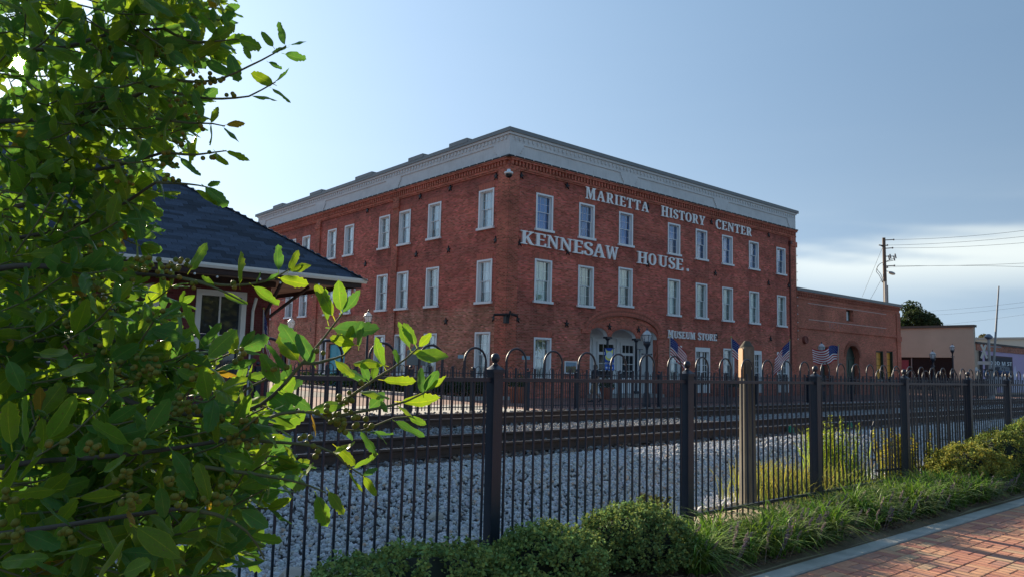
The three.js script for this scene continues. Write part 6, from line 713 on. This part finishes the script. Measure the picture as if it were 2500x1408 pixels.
  // leaves whose outlines stand clear in the photograph: foot, tip, distance
  const E = [[695, 109, 686, 50, 1.52], [709, 109, 748, 93, 1.52], [695, 132, 748, 150, 1.52], [700, 116, 664, 134, 1.52], [666, 114, 639, 70, 1.53], [655, 152, 685, 175, 1.53], [582, 95, 655, 116, 1.54], [611, 145, 595, 108, 1.54], [666, 205, 605, 180, 1.55], [670, 200, 720, 182, 1.55], [664, 216, 718, 234, 1.55], [614, 234, 679, 230, 1.55], [552, 305, 600, 293, 1.57], [545, 311, 592, 343, 1.57], [514, 300, 541, 262, 1.57], [514, 302, 530, 360, 1.57], [552, 370, 609, 400, 1.56], [518, 377, 553, 408, 1.56], [507, 455, 538, 436, 1.55], [500, 457, 558, 500, 1.55], [477, 464, 520, 515, 1.55], [532, 86, 486, 5, 1.56], [514, 100, 582, 66, 1.56], [486, 86, 459, 14, 1.57], [559, 66, 548, 28, 1.55], [423, 45, 388, -4, 1.58], [560, 130, 586, 198, 1.55], [540, 100, 470, 130, 1.57], [500, 150, 560, 190, 1.57], [470, 170, 430, 100, 1.58],
    [470, 220, 515, 290, 1.57], [430, 260, 400, 340, 1.58], [480, 330, 430, 400, 1.57], [440, 385, 480, 450, 1.56], [405, 300, 380, 370, 1.58], [350, 330, 420, 395, 1.6], [300, 250, 360, 330, 1.62], [370, 160, 330, 230, 1.6], [420, 190, 455, 260, 1.58],
    [679, 659, 667, 596, 1.38], [705, 659, 726, 608, 1.38], [707, 659, 756, 642, 1.38], [708, 662, 750, 658, 1.39], [683, 679, 754, 703, 1.38], [649, 687, 684, 676, 1.38], [625, 690, 640, 664, 1.39], [584, 693, 564, 608, 1.39], [618, 699, 674, 759, 1.39], [546, 714, 601, 763, 1.4], [524, 700, 480, 676, 1.4], [464, 659, 501, 588, 1.42], [799, 782, 770, 702, 1.3], [812, 770, 780, 682, 1.3], [836, 762, 893, 716, 1.3], [832, 758, 823, 682, 1.3], [732, 863, 686, 779, 1.3], [727, 878, 672, 808, 1.3], [698, 907, 671, 820, 1.3], [764, 885, 728, 802, 1.29], [682, 939, 639, 854, 1.31], [814, 801, 944, 823, 1.3], [865, 841, 797, 830, 1.27], [876, 845, 891, 784, 1.27], [938, 895, 896, 826, 1.3], [936, 891, 857, 865, 1.3], [894, 930, 832, 883, 1.3], [900, 928, 876, 884, 1.3], [936, 927, 1018, 946, 1.3], [910, 925, 915, 879, 1.3], [1000, 849, 966, 784, 1.3], [1014, 841, 990, 777, 1.3], [1023, 845, 1056, 812, 1.3], [1014, 863, 1104, 881, 1.3], [1010, 858, 1050, 862, 1.3], [1032, 959, 1012, 890, 1.3], [1038, 955, 1069, 894, 1.3], [1039, 955, 1102, 933, 1.3], [979, 980, 1082, 994, 1.3], [1000, 1019, 1041, 1038, 1.3], [965, 1028, 1032, 1081, 1.3], [901, 1055, 962, 1077, 1.3], [880, 1052, 930, 1110, 1.3],
    [850, 1151, 873, 1212, 1.25], [885, 1160, 922, 1137, 1.25], [888, 1164, 927, 1208, 1.25], [802, 1199, 848, 1254, 1.2], [773, 1211, 812, 1292, 1.2], [820, 1090, 880, 1130, 1.25], [760, 1000, 845, 975, 1.3], [720, 1010, 640, 945, 1.3], [690, 960, 770, 990, 1.29],
    [305, 1316, 205, 1412, 1.02], [334, 1288, 450, 1359, 1.02], [248, 1326, 122, 1346, 1.02], [0, 1372, 120, 1354, 1.0], [172, 1285, 74, 1232, 1.04], [137, 1195, 22, 1196, 1.06], [194, 1215, 295, 1226, 1.06], [312, 1081, 202, 1038, 1.12], [360, 1055, 412, 964, 1.14], [118, 1071, 202, 970, 1.1], [60, 1084, 30, 962, 1.08], [26, 1084, 2, 970, 1.06], [390, 1190, 405, 1268, 1.1], [509, 1224, 496, 1116, 1.14], [477, 1218, 428, 1150, 1.14], [487, 1243, 412, 1298, 1.12], [557, 1240, 500, 1320, 1.13], [589, 1246, 673, 1298, 1.14], [611, 1307, 686, 1336, 1.14], [643, 1370, 562, 1414, 1.14], [624, 1023, 702, 1080, 1.24], [490, 979, 594, 1002, 1.3], [259, 850, 277, 774, 1.3], [269, 879, 346, 830, 1.3], [244, 879, 292, 956, 1.28], [144, 907, 233, 878, 1.26], [94, 860, 183, 880, 1.3], [506, 872, 574, 795, 1.32], [487, 832, 410, 742, 1.34], [369, 804, 458, 842, 1.36], [70, 620, 156, 606, 1.45], [130, 700, 215, 690, 1.42], [60, 740, 10, 700, 1.4], [210, 940, 290, 985, 1.26], [330, 990, 262, 1040, 1.18], [430, 900, 494, 940, 1.3], [600, 1150, 660, 1220, 1.16], [540, 1110, 620, 1130, 1.2], [380, 1320, 470, 1390, 1.04], [60, 1300, 150, 1330, 1.03], [520, 1340, 440, 1400, 1.08], [300, 1400, 380, 1370, 1.0], [150, 1400, 60, 1390, 0.99], [420, 1100, 480, 1170, 1.16], [250, 1150, 330, 1120, 1.1], [20, 880, 60, 960, 1.25], [180, 800, 150, 740, 1.4], [330, 720, 300, 660, 1.42], [400, 830, 350, 890, 1.34], [560, 900, 630, 880, 1.34], [610, 960, 560, 1030, 1.3]];
  E.forEach(([x0, y0, x1, y1, d], i) => { const a = at(x0, y0, d), b = at(x1, y1, d * (1 + 0.02 * (r() - 0.5))), v = b.clone().sub(a); const side = v.clone().cross(FWD).normalize(), toEye = FWD.clone().negate(), th = (r() < 0.5 ? -1 : 1) * (0.35 + 0.85 * r()) + (i % 3 ? 0 : Math.PI); add(a, v.multiplyScalar(0.98), toEye.multiplyScalar(Math.cos(th)).addScaledVector(side, Math.sin(th)), i === 12 ? 3 : Math.floor(r() * 3)); });
  const featured = leaves.length;
  // the leafy mass behind, twig by twig
  const edge = [[-60, 560], [0, 545], [100, 520], [180, 490], [260, 480], [340, 465], [420, 440], [480, 415], [560, 350], [640, 330], [700, 330], [760, 420], [820, 470], [880, 540], [950, 600], [1020, 650], [1100, 690], [1180, 690], [1260, 640], [1340, 590], [1420, 560]];
  const xmax = (y) => { for (let i = 1; i < edge.length; i++) if (y <= edge[i][0]) return mix(edge[i - 1][1], edge[i][1], (y - edge[i - 1][0]) / (edge[i][0] - edge[i - 1][0])); return 560; };
  let tries = 0, made = 0; while (made < 600 && tries++ < 30000) {
    const y = mix(-120, 1480, r()), x = mix(-120, 740, r()), lim = xmax(y); if (x > lim - 70) continue; if (y > 540 && y < 780 && x > 190 && r() < 0.93) continue; if (y > 780 && y < 960 && x > 320 && r() < 0.72) continue;
    if (y < 520 && r() < 0.22) continue;
    const front = y < 560 ? 1.5 : y < 900 ? mix(1.45, 1.3, (y - 560) / 340) : mix(1.3, 1.14, clamp((y - 900) / 400)), d = front + 0.03 + (y < 520 ? 1.15 : 0.8) * r() ** 1.1; const a = at(x, y, d), dirv = RGT.clone().multiplyScalar(0.2 + 0.9 * r()).addScaledVector(up, 0.9 * (r() - 0.42)).addScaledVector(FWD, 0.8 * (r() - 0.5)).normalize(), L = 0.1 + 0.09 * r(); const c = new THREE.CatmullRomCurve3([a, a.clone().addScaledVector(dirv, L * 0.5).addScaledVector(up, -0.01), a.clone().addScaledVector(dirv, L)]); const P = c.getPointAt(1).sub(EYE), ppx = 1250 + (1840 * P.dot(RGT)) / P.dot(FWD); if (ppx > lim + 25) continue; made++; twigs.push(c); dress(c, (y < 520 ? 0.062 : y < 850 ? 0.056 : 0.06) + 0.016 * r(), 0.05, 3, y > 850 ? 0.3 : 0);
  }
  mesh(t, 'fine_twigs', twigs.map((c) => new THREE.TubeGeometry(c, 6, 0.0018, 5, false)), green, 'stuff');
  const m4 = new THREE.Matrix4(), place = (l, o) => { const y = l.d.clone(), s = y.length(); y.divideScalar(s); let z = l.n.clone().addScaledVector(y, -l.n.dot(y)); if (z.lengthSq() < 1e-6) z = V(y.y, -y.x, 0.3); z.normalize(); const x = y.clone().cross(z); m4.makeBasis(x.multiplyScalar(s), y.multiplyScalar(s), z.multiplyScalar(s)).setPosition(l.p); };
  const px = (p) => { const v = p.clone().sub(EYE), d = v.dot(FWD); return [1250 + (1840 * v.dot(RGT)) / d, 704 - (1840 * v.dot(UPV)) / d, d]; };
  // the sun looks through a gap, as in the photograph
  const keep = leaves.filter((l, i) => { const a = l.p.clone().addScaledVector(l.d, 0.5), [x, y, d] = px(a); if (Math.hypot(x - 50, y - 150) < 27) return false; return d > 0.75; });
  const score = (l) => { const [x, y, d] = px(l.p); const i = leaves.indexOf(l); return (i < featured ? 0 : 5) + d + (x < -20 || x > 1120 || y < -20 || y > 1430 ? 50 : 0); };
  const order = keep.map((l) => [score(l), l]).sort((a, b) => a[0] - b[0]).map((e) => e[1]), restL = Array.from({ length: 24 }, () => []);
  order.forEach((l, i) => { place(l); if (i < 300) { const m = mesh(t, 'leaf', protos[l.kind], mats[l.mat]); m4.decompose(m.position, m.quaternion, m.scale); } else restL[l.kind * 4 + l.mat].push(m4.clone()); });
  restL.forEach((L, i) => { if (!L.length) return; const im = new THREE.InstancedMesh(protos[i >> 2], mats[i & 3], L.length); im.name = 'leaf_mass'; im.userData.kind = 'stuff'; im.castShadow = im.receiveShadow = true; L.forEach((q, k) => im.setMatrixAt(k, q)); t.add(im); });
  // berries in clusters, each with the dark dot of its old flower
  const B = [[330, 110, 1.6, 9], [365, 135, 1.6, 10], [390, 120, 1.59, 8], [250, 130, 1.65, 8], [430, 245, 1.58, 8], [470, 190, 1.57, 8], [500, 195, 1.57, 7], [535, 205, 1.56, 4], [565, 235, 1.55, 3], [470, 285, 1.57, 4], [485, 312, 1.57, 4], [440, 340, 1.57, 7], [505, 380, 1.56, 4], [410, 390, 1.57, 7], [420, 430, 1.56, 5], [300, 440, 1.58, 8], [230, 610, 1.48, 7], [360, 640, 1.43, 14], [400, 660, 1.42, 12], [330, 660, 1.43, 10], [440, 655, 1.41, 10], [250, 700, 1.44, 16], [300, 705, 1.43, 8], [475, 700, 1.41, 3], [568, 694, 1.39, 2], [180, 790, 1.4, 8], [380, 770, 1.37, 6], [215, 745, 1.42, 5], [245, 855, 1.3, 4], [340, 885, 1.3, 9], [375, 895, 1.3, 9], [335, 925, 1.3, 8], [290, 890, 1.3, 6], [455, 900, 1.3, 3], [480, 915, 1.29, 4], [590, 870, 1.33, 6], [440, 985, 1.26, 9], [470, 1000, 1.26, 12], [420, 1010, 1.26, 6], [560, 1030, 1.25, 12], [600, 1040, 1.25, 12], [580, 1070, 1.24, 10], [610, 1075, 1.24, 8], [660, 905, 1.31, 3], [690, 890, 1.31, 3], [105, 1080, 1.06, 4], [160, 1085, 1.07, 5], [215, 1092, 1.08, 5], [240, 1100, 1.08, 4], [340, 1085, 1.1, 5], [300, 1165, 1.08, 7], [320, 1225, 1.06, 7], [410, 1180, 1.1, 4], [440, 1220, 1.1, 6], [545, 1215, 1.12, 7], [555, 1190, 1.12, 4], [495, 1225, 1.12, 2], [20, 1290, 1.03, 8], [50, 1310, 1.03, 6], [165, 1310, 1.03, 7], [20, 1210, 1.05, 5], [840, 965, 1.3, 4], [800, 1008, 1.3, 9], [820, 1030, 1.3, 8], [870, 1010, 1.3, 4], [885, 925, 1.29, 3], [850, 985, 1.3, 5], [885, 1035, 1.3, 6], [830, 1045, 1.3, 5], [790, 860, 1.29, 1], [770, 862, 1.29, 1], [745, 1075, 1.26, 5], [760, 1100, 1.25, 5]];
  const bg = new THREE.IcosahedronGeometry(1, 2), bm = [0, 1, 2].map((k) => new THREE.MeshPhysicalMaterial({ color: lin(...[[0.17, 0.165, 0.025], [0.22, 0.165, 0.025], [0.13, 0.15, 0.025]][k]), roughness: 0.55, specularIntensity: 0.35 })), dotG = new THREE.IcosahedronGeometry(0.17, 1), dotM = std(0.03, 0.02, 0.012, 0.9), rest = [];
  let nb = 0; const bs = []; B.forEach(([x, y, d, n]) => { for (let i = 0; i < n; i++) { const a = r() * 6.28, q = (n < 3 ? 9 : 7.5 * Math.sqrt(n)) * Math.sqrt(r()) ; bs.push(at(x + q * 1.25 * Math.cos(a), y + q * Math.sin(a), d + 0.03 * (r() - 0.5) * Math.sqrt(n) * 0.7 - 0.01)); } });
  const keepB = []; for (const b of bs) if (!keepB.some((o) => o.distanceToSquared(b) < 0.0082 ** 2)) keepB.push(b);
  keepB.forEach((p) => { const s = 0.0046 * (0.85 + 0.35 * r()), dd = V(0, -0.6, 0).add(V(r() - 0.5, r() - 0.7, r() - 0.5)).addScaledVector(FWD, -0.5).normalize(); if (nb++ < 300) { const m = mesh(t, 'berry', bg, bm[nb % 3]); m.position.copy(p); m.scale.setScalar(s); const o = mesh(m, 'berry_dot', dotG, dotM); o.position.copy(dd.multiplyScalar(0.9)); } else { const g = bg.clone(); g.scale(s, s, s); g.translate(p.x, p.y, p.z); rest.push(g); } });
  if (rest.length) mesh(t, 'berries', rest, bm[0], 'stuff');
  console.log('holly leaves', order.length, 'featured', featured, 'berries', keepB.length);
}

renderer.render(scene, camera);
